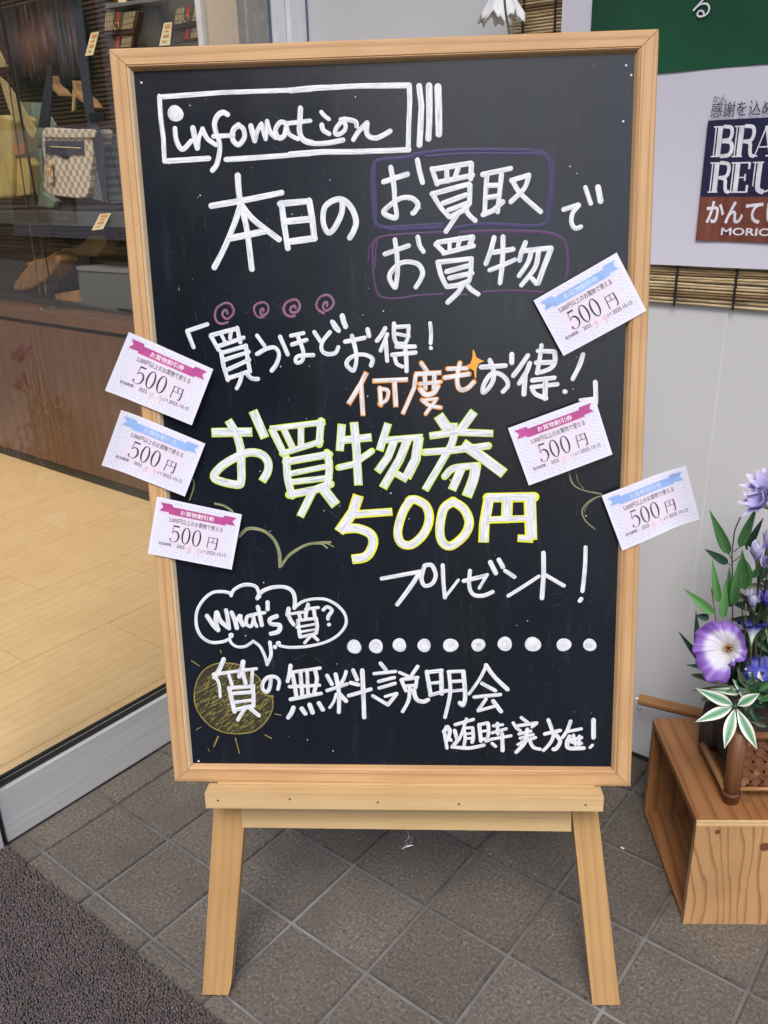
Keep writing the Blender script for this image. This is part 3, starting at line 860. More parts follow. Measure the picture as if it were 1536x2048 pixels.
# ---------------------------------------------------------------- wall with two metal panels
wall = thing('wall', 'pale grey metal panel wall behind the chalkboard with a vertical seam', 'wall')
XS = PY(1451, 640, WY).x
for x0, x1 in ((GX-.008, XS-.0002), (XS+.0002, 2.2)):
    b = MB(); b.box(((x0+x1)/2, WY+.02, 1.5), (x1-x0, .04, 2.99)); b.build('panel', MAT['wall_panel'], wall)
boxo('seam', (XS, WY+.010, 1.5), (.0052, .0208, 2.98), MAT['seam_filler'], wall, bevel=.0003)
boxo('base_gap', (.83, WY+.001, .003), (2.72, .006, .008), MAT['wall_base_dark'], wall)
# ---------------------------------------------------------------- shop front: door frame, rail, glass
dj = thing('door_frame', 'white and grey aluminium door frame in the corner beside the wall', 'door frame')
def zbox(name, y0, y1, x0, x1, z0, z1, mat, par, bevel=.001): return boxo(name, ((x0+x1)/2, (y0+y1)/2, (z0+z1)/2), (x1-x0, y1-y0, z1-z0), MAT[mat], par, bevel=bevel)
zbox('jamb', .516, WY-.001, GX-.03, GX+.006, .0, 3, 'jamb_white', dj)
zbox('jamb', .484, .514, GX-.03, GX-.004, .0, 3, 'jamb_white', dj)
zbox('gasket', WY-.004, WY-.0008, GX+.006, GX+.009, .0, 3, 'gasket_blue', dj)
zbox('gasket', .476, .484, GX-.03, GX-.012, .0, 3, 'gasket_blue', dj)
door = thing('sliding_door', 'glass sliding shop door with scratched silver bottom rail', 'door')
zbox('stile', .418, .474, GX-.036, GX-.010, .0, 2.4, 'stile_grey', door)
zbox('bottom_rail', -.333, .416, GX-.030, GX, .002, .112, 'aluminium', door, .002)
zbox('rail_lip', -.333, .416, GX-.019, GX-.013, .112, .119, 'aluminium', door, .0008)
zbox('gasket', -.333, .416, GX-.013, GX-.008, .112, .122, 'gasket', door, .0005)
zbox('gasket', -.333, .416, GX-.026, GX-.019, .112, .1235, 'gasket', door, .0005)
zbox('pane', -.333, .4165, GX-.0175, GX-.0145, .119, 2.4, 'glass', door, 0)
zbox('top_rail', -.333, .474, GX-.036, GX-.010, 2.4, 2.5, 'aluminium', door)
d2 = thing('door_post', 'silver metal post at the end of the sliding door rail by the carpet', 'door post')
zbox('post_profile', -.42, -.345, GX-.03, GX+.010, .0, 2.5, 'aluminium', d2, .002)
zbox('threshold', -1.6, -.345, GX-.06, GX-.031, .0, .02, 'aluminium', d2)
zbox('foot_gap', -.3445, -.334, GX-.03, GX-.004, .0, .118, 'gasket', d2, 0)

# ---------------------------------------------------------------- shop interior
fl = MB(); fl.box((-2.4, .30, -.004), (3.66, 3.6, .008)); fl = fl.build('shop_floor', MAT['gasket']); fl['kind'] = 'structure'
random.seed(5); rows = [(-.565, -.735, .017)]
xr = -.735; off = [.26, .018, .26, .018, .26, .018, .26, .018]
for k in range(8): rows.append((xr, xr-.3325, off[k])); xr -= .3325
for x1, x0, o0 in rows:
    y = o0-.4875*3
    while y < .95:
        ya, yb = max(y, -1.4), min(y+.4875, .93)
        if yb-ya > .02:
            b = MB(); b.box(((x0+x1)/2, (ya+yb)/2, .003), (abs(x1-x0)-.0016, yb-ya-.0016, .010), grain=1)
            o = b.build('plank', MAT['floor_oak'], fl); 
        y += .4875
cab = thing('display_cabinet', 'walnut shop cabinet with a glass display case on top', 'cabinet')
CY = .88
boxo('plinth', (-2.7, CY+.22, .028), (3.0, .40, .054), MAT['shop_dark'], cab)
xx = -1.19
for k in range(6):
    boxo('door_panel', (xx-.27, CY+.2, .33), (.538, .40, .546), MAT['walnut'], cab, grain=2, bevel=.001); xx -= .54
boxo('shadow_gap', (-2.7, CY+.21, .611), (3.0, .38, .018), MAT['shop_dark'], cab)
boxo('worktop', (-2.7, CY+.20, .637), (3.02, .42, .034), MAT['walnut'], cab, grain=0, bevel=.002)
boxo('case_back', (-2.7, 1.42, 1.3), (3.0, .02, 1.3), MAT['shop_back'], cab)
b = MB()
for k in range(70): b.box((-2.7, 1.405, .70+k*.0165), (3.0, .012, .009))
b.build('back_slat', MAT['slat_brown'], cab, kind='stuff')
YS = .97
p = PY(0, 418, YS); boxo('shelf', (-2.7, 1.18, p.z-.03), (3.0, .44, .045), MAT['shelf_grey'], cab, bevel=.002)
boxo('case_floor', (-2.7, 1.2, .665), (3.0, .40, .02), MAT['shop_dark'], cab)
zL = PY(0, 49, .95)
b = MB(); b.tube([PY(x, y, .95) for x, y in ((-3, 20), (69, 518), (80, 588))], .0022, 6); b.build('glass_edge', MAT['steel'], cab)
b = MB(); b.tube([PY(x, y, .955) for x, y in ((12, 20), (84, 500), (92, 588))], .0013, 6); b.build('glass_edge', MAT['steel'], cab)
b = MB(); b.tube([PY(x, y, .965) for x, y in ((-8, -30), (36, 200), (74, 410))], .0045, 6); b.build('case_post', MAT['chrome_dark'], cab)
b = MB(); b.tube([PY(x, y, .965) for x, y in ((80, 460), (108, 600))], .0035, 6); b.build('case_post', MAT['chrome_dark'], cab)
a = PY(83, 622, .93); c = PY(108, 618, .93); b = MB(); b.tube([a, a.lerp(c, .12), a.lerp(c, .13), c], .010, 14, rs=[.013, .013, .009, .010]); b.build('clamp', MAT['steel'], cab, smooth=False)
boxo('case_glass', (-3.3, .94, 1.3), (2.3, .005, 1.25), MAT['glass'], cab)
boxo('beige_side', (-.87, .90, 1.5), (.60, .03, 3.0), MAT['beige_panel'], cab)
boxo('side_trim', (-1.185, .885, 1.5), (.02, .03, 3.0), MAT['jamb_white'], cab)
bw = thing('shop_back_wall', 'dark back wall of the shop interior behind the display case', 'wall')
boxo('wall_sheet', (-2.5, 1.62, 1.3), (4.2, .04, 2.6), MAT['shop_dark'], bw)
boxo('wall_sheet', (-4.5, .2, 1.3), (.04, 3.2, 2.6), MAT['shop_back'], bw)
# garments at the back of the case
random.seed(11); cl = ['cloth_wine', 'cloth_dusty', 'cloth_plum', 'cloth_slate', 'cloth_rust']
xs = -2
for k in range(11):
    x = -2+k*14+random.uniform(-3, 3); P = PY(x, 0, 1.34); z1 = 1.75; z0 = PY(x, random.uniform(135, 175), 1.34).z
    b = MB(); n = 9; W = .05
    for i in range(n):
        pass
    vs = []; fs = []; uv = []
    for i in range(n):
        for j, zz in enumerate((z0, (z0+z1)/2, z1)):
            for s in (0, 1):
                vs.append((P.x+(i/(n-1)-.5)*W*2, 1.34+.012*math.sin(i*1.9+k)+s*.02, zz)); uv.append((i*.01, j*.1))
    for i in range(n-1):
        for j in range(2):
            for s in (0, 1):
                a0 = i*6+j*2+s; fs.append((a0, a0+6, a0+8, a0+2))
    for i in range(n-1): fs.append((i*6, i*6+1, i*6+7, i*6+6)); fs.append((i*6+4, i*6+5, i*6+11, i*6+10))
    fs += [(0, 1, 3, 2), (2, 3, 5, 4)]; e0 = (n-1)*6; fs += [(e0, e0+1, e0+3, e0+2), (e0+2, e0+3, e0+5, e0+4)]
    b.add(vs, fs, uv); o = b.build('garment', MAT[cl[(k*2+k//3) % 5]], smooth=True)
    tag(o, {'cloth_wine': 'dark wine', 'cloth_dusty': 'dusty rose', 'cloth_plum': 'plum grey', 'cloth_slate': 'slate', 'cloth_rust': 'rust brown'}[cl[(k*2+k//3) % 5]]+' cloth hanging at the back of the case, '+('leftmost second third fourth fifth sixth seventh eighth ninth tenth rightmost'.split()[k])+' of the row', 'garment', 'garments hanging at the back of the display case')

def pxslab(name, px, Y, depth, mat, parent=None, bevel=.002, uvs=None): return slab(name, [PY(x, y, Y) for x, y in px], depth, MAT[mat], parent, bevel, uvs)
# checked messenger bag
YB = 1.0
bag = thing('messenger_bag', 'cream and grey checked messenger bag with navy strap on the shelf', 'bag', loc=PY(132, 400, YB))
def under(o, t): o.parent = t; o.matrix_parent_inverse = Matrix.Translation(t.location).inverted(); return o

fr_px = [(84, 262), (92, 255), (130, 259), (186, 258), (191, 264), (187, 300), (181, 340), (178, 378), (172, 394), (155, 397), (104, 391), (90, 384), (86, 370), (88, 320), (84, 300)]
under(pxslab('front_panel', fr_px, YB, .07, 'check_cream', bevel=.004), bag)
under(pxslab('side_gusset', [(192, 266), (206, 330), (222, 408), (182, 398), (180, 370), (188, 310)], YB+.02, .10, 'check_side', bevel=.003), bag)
under(pxslab('pocket', [(90, 281), (167, 282), (167, 310), (139, 310), (135, 317), (125, 318), (119, 311), (90, 306)], YB-.004, .004, 'strap_navy', bevel=.001), bag)
under(pxslab('zip', [(101, 292), (161, 295), (161, 297), (101, 294)], YB-.006, .003, 'strap_cream', bevel=0), bag)
under(pxslab('zip_pull', [(95, 290), (98, 290), (99, 311), (95, 311)], YB-.008, .004, 'steel', bevel=.0005), bag)
under(pxslab('strap', [(146, 22), (163, 16), (185, 215), (208, 300), (214, 400), (205, 400), (186, 290), (168, 215)], YB-.002, .006, 'strap_navy', bevel=.001), bag)
under(pxslab('strap', [(95, 130), (103, 130), (102, 200), (97, 255), (76, 255), (84, 200)], YB+.08, .006, 'strap_navy', bevel=.001), bag)
under(pxslab('buckle', [(177, 226), (206, 224), (208, 240), (178, 242)], YB-.012, .010, 'chrome_dark', bevel=.001), bag)
under(pxslab('bag_flap_roll', [(84, 262), (92, 255), (130, 259), (186, 258), (191, 264), (188, 275), (130, 276), (86, 274)], YB-.008, .012, 'check_cream', bevel=.003), bag)
t = thing('price_tag', 'faded cream price tag standing against the checked bag front', 'price tag', 'price tags in the display case', PY(98, 345, YB))
under(pxslab('card', [(91, 321), (103, 320), (107, 365), (94, 366)], YB-.012, .001, 'check_cream', bevel=0), t)
for yy in (330, 340, 349): under(pxslab('print', [(94, yy), (103, yy), (103, yy+4), (94, yy+4)], YB-.0135, .0005, 'tag_print', bevel=0), t)
# yellow handbag
yb = thing('handbag', 'yellow leather handbag with cream strap at the left of the shelf', 'bag', loc=PY(20, 400, 1.05))
under(pxslab('body', [(-40, 232), (8, 230), (18, 238), (24, 320), (24, 396), (-40, 400)], 1.04, .12, 'bag_yellow', bevel=.012), yb)
under(pxslab('body_side', [(20, 316), (52, 314), (60, 330), (58, 390), (24, 396), (20, 360)], 1.06, .09, 'bag_yellow', bevel=.006), yb)
under(pxslab('side_tab', [(17, 286), (46, 288), (48, 308), (18, 312)], 1.05, .02, 'bag_leather_tan', bevel=.002), yb)
under(pxslab('strap', [(-3, 100), (6, 118), (15, 133), (-3, 135)], 1.05, .006, 'strap_cream', bevel=.001), yb)
under(pxslab('strap', [(-3, 152), (12, 165), (30, 190), (42, 240), (30, 248), (16, 215)], 1.02, .006, 'strap_cream', bevel=.001), yb)
under(pxslab('strap', [(36, 198), (42, 210), (72, 262), (68, 276), (58, 272), (44, 240)], 1.03, .006, 'strap_cream', bevel=.001), yb)
under(pxslab('ring', [(28, 284), (46, 288), (49, 302), (44, 300), (42, 291), (30, 288)], 1.045, .006, 'bag_leather_tan', bevel=.001), yb)
o = pxslab('display_board', [(34, 203), (82, 206), (110, 250), (112, 292), (42, 290)], 1.22, .01, 'pale_teal'); tag(o, 'pale teal display board leaning behind the yellow bag', 'board')
o = pxslab('bag_insert', [(57, 300), (84, 296), (86, 385), (110, 402), (105, 417), (57, 412)], 1.10, .03, 'pale_teal', bevel=.006); tag(o, 'pale green pouch lying behind the checked bag', 'pouch')
# heels on upper shelf
def heel(px, Y, lab, flip=1):
    t = thing('high_heel', lab, 'shoe', 'tan shoes in the display case', PY(px[0], px[1], Y)); s = px[2]
    X = lambda x, y: PY(px[0]+x*s*flip, px[1]+y*s, Y)
    under(slab('upper', [X(0, 0), X(3, 2), X(8, 20), X(22, 30), X(34, 46), X(30, 50), X(20, 40), X(8, 30), X(2, 20)], .05, MAT['shoe_tan'], None, .004), t)
    under(slab('heel', [X(1, 16), X(6, 26), X(4, 52), X(0, 53)], .012, MAT['shoe_gold'], None, .002), t); return t
heel((92, 150, .9), 1.15, 'small tan high heel standing behind the glass left of the strap')
heel((143, 160, 1.2), 1.12, 'tan high heel pointing right behind the navy bag strap')
# wallets with stripe
def wallet(px4, Y, lab):
    A, B_, C_, D = [PY(x, y, Y) for x, y in px4]     # TL TR BR BL
    t = thing('wallet', lab, 'wallet', loc=D)
    L = lambda u, v: (A.lerp(B_, u)).lerp(D.lerp(C_, u), v)
    def q(name, u0, u1, v0, v1, mat, dy, dep=.003, bev=.001): return under(slab(name, [L(u0, v0)+Vector((0, dy, 0)), L(u1, v0)+Vector((0, dy, 0)), L(u1, v1)+Vector((0, dy, 0)), L(u0, v1)+Vector((0, dy, 0))], dep, MAT[mat], None, bev), t)
    q('body', -.03, 1.06, -.02, 1.18, 'leather_brown', .003, .025, .003); q('flap', 0, 1.0, 0, .93, 'monogram', -.001, .004)
    q('green_stripe', .31, .63, 0, .95, 'stripe_green', -.0025); q('red_stripe', .41, .53, 0, .80, 'stripe_red', -.004)
    for k in (0, 1):
        c0 = L(.44+.07*k, .74)+Vector((0, -.006, 0)); w_ = (B_-A).length*.055
        b = MB(); b.tube([c0+Vector((math.cos(a)*w_*(1 if k else 1), 0, math.sin(a)*w_*1.15)) for a in [R(60+k*180+x*30) for x in range(10)]], w_*.22, 6); under(b.build('emblem', MAT['gold']), t)
        b = MB(); c1 = c0+Vector((w_*(.4 if k else .2), 0, -w_*.1)); b.tube([c0, c1], w_*.22, 6); under(b.build('emblem', MAT['gold']), t)
    q('lower_body', .0, 1.0, 1.2, 2.0, 'leather_brown', .012, .02); q('lower_panel', .58, .95, 1.26, 1.9, 'monogram', .010); q('lower_red', .38, .50, 1.26, 1.9, 'stripe_red', .010)
    return t
wallet([(211, 27), (272, 22), (264, 60), (209, 64)], 1.02, 'patterned wallet with green and red stripe on the left riser')
wallet([(353, 18), (412, 6), (405, 42), (347, 52)], 1.02, 'patterned wallet with green and red stripe beside the beige panel')
o = pxslab('display_riser', [(212, 12), (316, 0), (322, 90), (300, 110), (214, 110)], 1.10, .06, 'riser_grey'); tag(o, 'grey display riser behind the left striped wallet', 'riser')
o = pxslab('display_riser', [(322, -10), (402, -10), (406, 100), (330, 100)], 1.14, .06, 'riser_grey'); tag(o, 'grey display riser behind the right striped wallet', 'riser')
o = pxslab('riser_top', [(210, 8), (318, -6), (318, 2), (210, 18)], 1.06, .05, 'box_lid'); tag(o, 'thin grey ledge above the left striped wallet', 'shelf')
def ptag(px, Y, lab, pr):
    t = thing('price_tag', lab, 'price tag', 'price tags in the display case', PY(*px[0], Y))
    under(pxslab('card', px, Y, .001, 'tag_paper', bevel=0), t)
    A, B_, C_, D = [Vector(p) for p in px]
    for v0, v1, u1 in pr:
        L = lambda u, v: tuple((A.lerp(B_, u)).lerp(D.lerp(C_, u), v)); under(pxslab('print', [L(.2, v0), L(u1, v0), L(u1, v1), L(.2, v1)], Y-.0015, .0005, 'tag_print', bevel=0), t)
    return t
PR = [(.08, .24, .8), (.34, .40, .7), (.52, .64, .75), (.78, .84, .6)]
ptag([(182, 66), (198, 63), (186, 110), (170, 112)], .99, 'cream price tag leaning left below the left striped wallet', PR)
ptag([(328, 46), (344, 44), (340, 90), (318, 92)], .99, 'cream price tag standing left of the right striped wallet', PR)
ptag([(200, 428), (222, 426), (206, 458), (183, 461)], .95, 'cream price tag hanging under the shelf edge', PR)
ptag([(236, -8), (254, -8), (252, 4), (237, 5)], 1.0, 'cream price tag at the top edge above the left wallet', PR[:1])
# shoes and box on the cabinet top
YT = 1.02
sh = thing('loafer', 'tan shoe with dark toe standing at the left of the cabinet top', 'shoe', 'tan shoes in the display case', PY(20, 585, YT))
under(pxslab('upper', [(26, 582), (24, 572), (40, 548), (56, 528), (72, 522), (92, 520), (112, 508), (122, 520), (100, 552), (70, 574), (48, 582)], YT, .08, 'shoe_tan', bevel=.010), sh)
under(pxslab('insole', [(48, 530), (66, 520), (92, 516), (112, 504), (110, 510), (90, 522), (66, 528)], YT+.01, .06, 'insole', bevel=.003), sh)
under(pxslab('heel_block', [(8, 574), (14, 570), (22, 572), (24, 582), (10, 580)], YT, .03, 'shoe_dark', bevel=.003), sh)
under(pxslab('tongue', [(20, 530), (38, 520), (48, 522), (44, 540), (36, 545), (30, 535)], YT+.005, .04, 'shoe_dark', bevel=.004), sh)
bt = thing('ankle_boot', 'gold toned boot standing behind the grey box', 'shoe', 'tan shoes in the display case', PY(170, 520, 1.2))
under(pxslab('boot_foot', [(116, 505), (122, 497), (150, 494), (170, 480), (176, 470), (205, 470), (212, 485), (200, 505), (188, 514), (146, 512)], 1.18, .07, 'shoe_gold', bevel=.008), bt)
under(pxslab('boot_shaft', [(170, 476), (172, 462), (208, 462), (213, 480), (204, 496), (176, 492)], 1.185, .06, 'slat_brown', bevel=.006), bt)
gb = thing('shoe_box', 'dark grey box standing on the cabinet top left of the board', 'box', loc=PY(160, 620, 1.0))
under(pxslab('box_body', [(155, 541), (262, 547), (268, 628), (163, 610)], 1.0, .16, 'box_grey', bevel=.002), gb)
under(pxslab('box_rim', [(151, 533), (256, 541), (262, 547), (155, 541)], .995, .17, 'box_lid', bevel=.001), gb)
o = pxslab('display_wedge', [(108, 588), (160, 580), (162, 606), (112, 600)], 1.02, .10, 'shoe_tan'); tag(o, 'low tan wooden block between the shoe and the grey box', 'block')
o = boxo('display_mat', PY(60, 560, 1.2), (.9, .02, .26), MAT['riser_grey']); tag(o, 'grey panel behind the tan shoe', 'panel')

# ---------------------------------------------------------------- bamboo blind, poster
YP = WY-.016
bl = thing('bamboo_blind', 'bamboo reed blind tied with black cord hanging on the wall behind the poster', 'blind')
bx0 = PY(1028, 30, WY).x; zb = PY(1300, 603, WY-.006).z
random.seed(2); rm = []
for k in range(5):
    b = MB(); L = 1.05; pts = [(x*L/14, random.uniform(-.0004, .0004), random.uniform(-.0005, .0005)) for x in range(15)]
    rs = [.0021+(.0005 if x in (3+k, 9+k) else 0)+random.uniform(-.0002, .0002) for x in range(15)]
    b.tube(pts, .002, 6, rs=rs); rm.append([b.mesh('reed', MAT[n_], True) for n_ in ('reed', 'reed_light', 'reed_dark')])
z = zb+.003; k = 0
while z < 1.52:
    o = bpy.data.objects.new('reed', rm[k % 5][random.choice((0, 0, 0, 1, 1, 2))]); link(o, bl); o.location = (bx0+random.uniform(-.004, .004), WY-.0065, z); o.rotation_euler = (random.uniform(0, 6), random.uniform(-.002, .002) if z > zb+.02 else random.uniform(-.008, .008), 0)
    z += random.uniform(.0044, .0051); k += 1
for px_ in ((1053, 20, 0), (1117, 20, 0), (1357, 570, 1), (1475, 575, 1)):
    x = PY(px_[0], px_[1], WY).x; b = MB(); pts = []; z = zb-.004; s = 1
    while z < 1.5: pts.append((x+s*.0009+random.uniform(-.0004, .0004), WY-.0105, z)); z += .0035; s = -s
    b.tube(pts, .0019, 5); b.build('cord', MAT['cord_black'], bl)
    if px_[2]:
        b = MB(); b.tube([(x, WY-.0115, zb+.012), (x+.012, WY-.0125, zb+.011), (x+.022, WY-.012, zb+.012)], .0012, 5); b.build('cord', MAT['cord_black'], bl)
po = thing('poster', 'white poster with green top and navy and brown logo block', 'poster', loc=(0, 0, 0))
PX0 = PY(1124, 20, YP).x; zbot = PY(1300, 528.5, YP).z; zsp = PY(1301, 148.4, YP).z; PX1 = .62
def sheet(name, x0, x1, z0, z1, y, mat, th=.0004, nx=24, wav=0):
    b = MB(); vs = []; uv = []; fs = []
    for s in (0, 1):
        for i in range(nx+1):
            x = x0+(x1-x0)*i/nx; yy = y+wav*math.sin(i*.9)*.5+s*th
            for z_ in (z0, z1): vs.append((x, yy, z_)); uv.append((x, z_))
    for i in range(nx):
        a = i*2; fs.append((a, a+2, a+3, a+1)); c = (nx+1)*2+a; fs.append((c, c+1, c+3, c+2)); fs.append((a, c, c+2, a+2)); fs.append((a+1, a+3, c+3, c+1))
    fs.append((0, 1, (nx+1)*2+1, (nx+1)*2)); e = nx*2; fs.append((e, e+(nx+1)*2, e+(nx+1)*2+1, e+1))
    b.add(vs, fs, uv); return b.build(name, MAT[mat], po, smooth=False)
sheet('paper', PX0, PX1, zbot, 1.62, YP, 'poster_paper', wav=.0016)
gx0 = PY(1184, 30, YP).x
sheet('green_print', gx0, PX1-.02, zsp, 1.60, YP-.0016, 'poster_green', wav=.0016)
YQ = YP-.0036
nx0 = PY(1408, 320, YQ).x; nz1 = PY(1416, 241, YQ).z; nz0 = PY(1402, 393.7, YQ).z; bz0 = PY(1392, 480.6, YQ).z
boxo('navy_block', ((nx0+PX1-.02)/2, YQ, (nz0+nz1)/2), (PX1-.02-nx0, .0003, nz1-nz0), MAT['poster_navy'], po)
boxo('brown_block', ((nx0+PX1-.02)/2, YQ, (nz0+bz0)/2), (PX1-.02-nx0, .0003, nz0-bz0), MAT['poster_brown'], po)
def text_mesh(body, bold=0, res=3, subd=0):
    c = bpy.data.curves.new('txt', 'FONT'); c.body = body; c.offset = bold; c.resolution_u = res; o = bpy.data.objects.new('txt', c); col.objects.link(o)
    bpy.context.view_layer.update(); me = bpy.data.meshes.new_from_object(o.evaluated_get(bpy.context.evaluated_depsgraph_get())); bpy.data.objects.remove(o); bpy.data.curves.remove(c)
    n = len(me.vertices); co = np.empty(n*3); me.vertices.foreach_get('co', co); return me, co.reshape(-1, 3)
def put_text(body, rect, fn, mat, parent, bold=0, name='lettering'):
    """fit the text's bounding box to rect=(u0,u1,v0,v1), then map (u,v) through fn"""
    me, co = text_mesh(body, bold); x0, x1 = co[:, 0].min(), co[:, 0].max(); y0, y1 = co[:, 1].min(), co[:, 1].max()
    u0, u1, v0, v1 = rect
    for v, c in zip(me.vertices, co): v.co = fn(u0+(c[0]-x0)/(x1-x0)*(u1-u0), v0+(c[1]-y0)/(y1-y0)*(v1-v0))
    me.materials.clear(); me.materials.append(mat); me.name = name; me.update()
    o = bpy.data.objects.new(name, me); link(o, parent); return o
YT_ = YQ-.0006
def wallfn(px0, py0, px1, py1):      # rect on poster from two pixel corners (tl, br)
    a, b_ = PY(px0, py0, YT_), PY(px1, py1, YT_); return (a.x, b_.x, b_.z, a.z)
wf = lambda u, v: Vector((u, YT_, v))
put_text('る', wallfn(1388, -10, 1419, 33), wf, MAT['cream_print'], po, bold=0)
put_text('かん', wallfn(1427, 191, 1453, 203), wf, MAT['ink_dark'], po)
put_text('感謝を込め', wallfn(1424, 205, 1545, 229), wf, MAT['ink_dark'], po)
put_text('かんてい', wallfn(1415, 402, 1564, 449), wf, MAT['cream_print'], po, bold=.025)
put_text('MORIO', wallfn(1443, 455, 1541, 472.5), wf, MAT['cream_print'], po, bold=.02)
# inline display capitals
GL = {'B': [([(.0, 0), (.3, 0)], .035), ([(.0, 1), (.3, 1)], .035), ([(.07, 0), (.07, 1)], .035), ([(.2, 0), (.2, 1)], .14), ([(.28, 1), (.48, .97), (.54, .86), (.54, .68), (.48, .56), (.28, .53)], .10), ([(.28, .51), (.50, .48), (.58, .36), (.58, .16), (.50, .03), (.28, 0)], .11)],
      'R': [([(.0, 0), (.3, 0)], .035), ([(.0, 1), (.3, 1)], .035), ([(.07, 0), (.07, 1)], .035), ([(.2, 0), (.2, 1)], .14), ([(.28, 1), (.48, .97), (.55, .86), (.55, .66), (.48, .52), (.28, .49)], .10), ([(.34, .49), (.48, .42), (.50, .2), (.54, .03), (.64, .0)], .10)],
      'A': [([(-.02, 0), (.14, 0)], .035), ([(.36, 0), (.64, 0)], .035), ([(.06, 0), (.30, 1)], .035), ([(.32, 1), (.52, 0)], .14), ([(.15, .3), (.42, .3)], .035)],
      'E': [([(.0, 0), (.56, 0)], .04), ([(.0, 1), (.56, 1)], .04), ([(.07, 0), (.07, 1)], .035), ([(.2, 0), (.2, 1)], .14), ([(.25, .5), (.46, .5)], .035), ([(.54, .78), (.54, 1)], .07), ([(.54, .0), (.54, .24)], .07), ([(.45, .38), (.45, .62)], .05)],
      'U': [([(.0, 1), (.3, 1)], .035), ([(.42, 1), (.62, 1)], .035), ([(.07, 1), (.07, .2)], .035), ([(.2, 1), (.2, .2), (.28, .04), (.38, .0)], .13), ([(.36, .0), (.48, .05), (.53, .2), (.53, 1)], .04)]}
def ribbon(b, pts, w_, fn, z=0):
    vs = []; P = [Vector(p) for p in pts]
    for i, p in enumerate(P):
        d = (P[min(i+1, len(P)-1)]-P[max(i-1, 0)]).normalized(); nn = Vector((-d.y, d.x))
        vs += [fn(p+nn*w_/2, z), fn(p-nn*w_/2, z)]
    b.add(vs, [(2*i, 2*i+1, 2*i+3, 2*i+2) for i in range(len(P)-1)])
for ch, px_ in (('B', (1428, 254, 1464, 312)), ('R', (1470, 253, 1507, 312)), ('A', (1512, 252, 1550, 311)), ('R', (1421, 326, 1457, 384)), ('E', (1463, 326, 1498, 384)), ('U', (1506, 325, 1545, 384))):
    u0, u1, v0, v1 = wallfn(*px_); b = MB()
    for k, (pl, w_) in enumerate(GL[ch]):
        pl2 = [(p[0]*(1 if len(pl) < 4 else 1), p[1]*(v1-v0)/(u1-u0)*.62) for p in pl]; H = (v1-v0)/(u1-u0)*.62
        ribbon(b, catmull(pl2, 4) if len(pl) > 3 else pl2, w_, lambda p, z: Vector((u0+p.x/.62*(u1-u0), YT_-z, v0+p.y/H*(v1-v0))), k*.00003)
    b.build('letter', MAT['cream_print'], po)
# white artificial flower on a long stem
wf_ = thing('white_flower', 'white artificial trumpet flower nodding in front of the wall above the board', 'flower', loc=PY(1008, 20, .50))
c0 = PY(1004, 38, .50); rad = (PY(1044, 38, .5)-PY(966, 38, .5)).length/2; H = .07
b = MB(); n = 72; m_ = 12; vs = []; uv = []
for i in range(m_):
    t = i/(m_-1)
    for k in range(n):
        a = 2*math.pi*k/n; r = rad*(.20+.80*t**1.5)*(1+.10*math.sin(a*6)*t+.05*math.sin(a*17)*t); zz = H*(1-t)*.9-.006*math.cos(a*6)*t-.004*t*math.sin(a*17)
        vs.append(c0+Vector((r*math.cos(a), r*math.sin(a)*.75, zz))); uv.append((k/n, t))
fs = [(i*n+k, i*n+(k+1) % n, (i+1)*n+(k+1) % n, (i+1)*n+k) for i in range(m_-1) for k in range(n)]
b.add(vs, fs, uv); o = under(b.build('trumpet', MAT['petal_white'], smooth=True), wf_); sm = o.modifiers.new('thick', 'SOLIDIFY'); sm.thickness = .0008
b = MB(); b.tube(catmull([PY(1008, -60, .44), PY(1009, 0, .44), PY(1013, 35, .445), PY(1018, 62, .45), PY(1030, 160, .46), PY(1050, 400, .5), PY(1060, 900, .54), Vector((.10, .55, 0))], 6), .0018, 6); under(b.build('stem', MAT['stem_green'], smooth=True), wf_)
# ---------------------------------------------------------------- easel
BO = Vector((0.232692, -0.154467, 0)); Br = Vector((0.815088, 0.579337, 0)); Bu = Vector((-0.090895, 0.127883, 0.987615)); Bn = Vector((0.572162, -0.804993, 0.156894))
BM = Matrix((Br, Bu, Bn)).transposed().to_4x4(); BM.translation = BO       # local x right, y up the board, z out of it (metres)
ez = thing('easel', 'pale wooden easel stand with splayed legs carrying the chalkboard', 'easel', mat=BM)
mm = lambda L: [(x/1000, y/1000) for x, y in L]
def plank(name, poly, z0, z1, mat, par, grain, bevel=.0015):
    b = MB(); b.prism(mm(poly), z0, z1, grain); return b.build(name, MAT[mat], par, bevel=bevel)
plank('leg', [(-299, 3), (-261, 3), (-256, 20), (-213.5, 355), (-258, 355)], -.022, 0, 'leg_beech', ez, (.12, 1))
plank('leg', [(261.6, 2), (300, 3), (251, 355), (217, 355)], -.022, 0, 'leg_beech', ez, (-.13, 1))
plank('rail', [(-224.6, 330), (-225.6, 276.4), (222.7, 277.5), (221.5, 330)], -.0215, .0012, 'ledge_pine', ez, (1, 0))
plank('ledge', [(-262.2, 354), (254.8, 356.2), (254.4, 335.3), (-261.6, 332.3)], .001, .045, 'ledge_pine', ez, (1, 0), .003)
plank('ledge_lip', [(-250, 357.6), (-250, 354.5), (247, 356.5), (247, 359.6)], .0005, .0225, 'ledge_pine', ez, (1, 0), .0006)
plank('leg', [(-262, 357), (-213, 357), (-170, 900), (-205, 900)], -.022, -.001, 'leg_beech', ez, (.12, 1))
plank('leg', [(216, 357), (252, 357), (200, 900), (165, 900)], -.022, -.001, 'leg_beech', ez, (-.12, 1))
plank('top_rail', [(-205, 900), (200, 900), (195, 940), (-200, 940)], -.022, -.001, 'leg_beech', ez, (1, 0))
inv = BM.inverted(); bk = Vector((-.5793, .8151, 0))
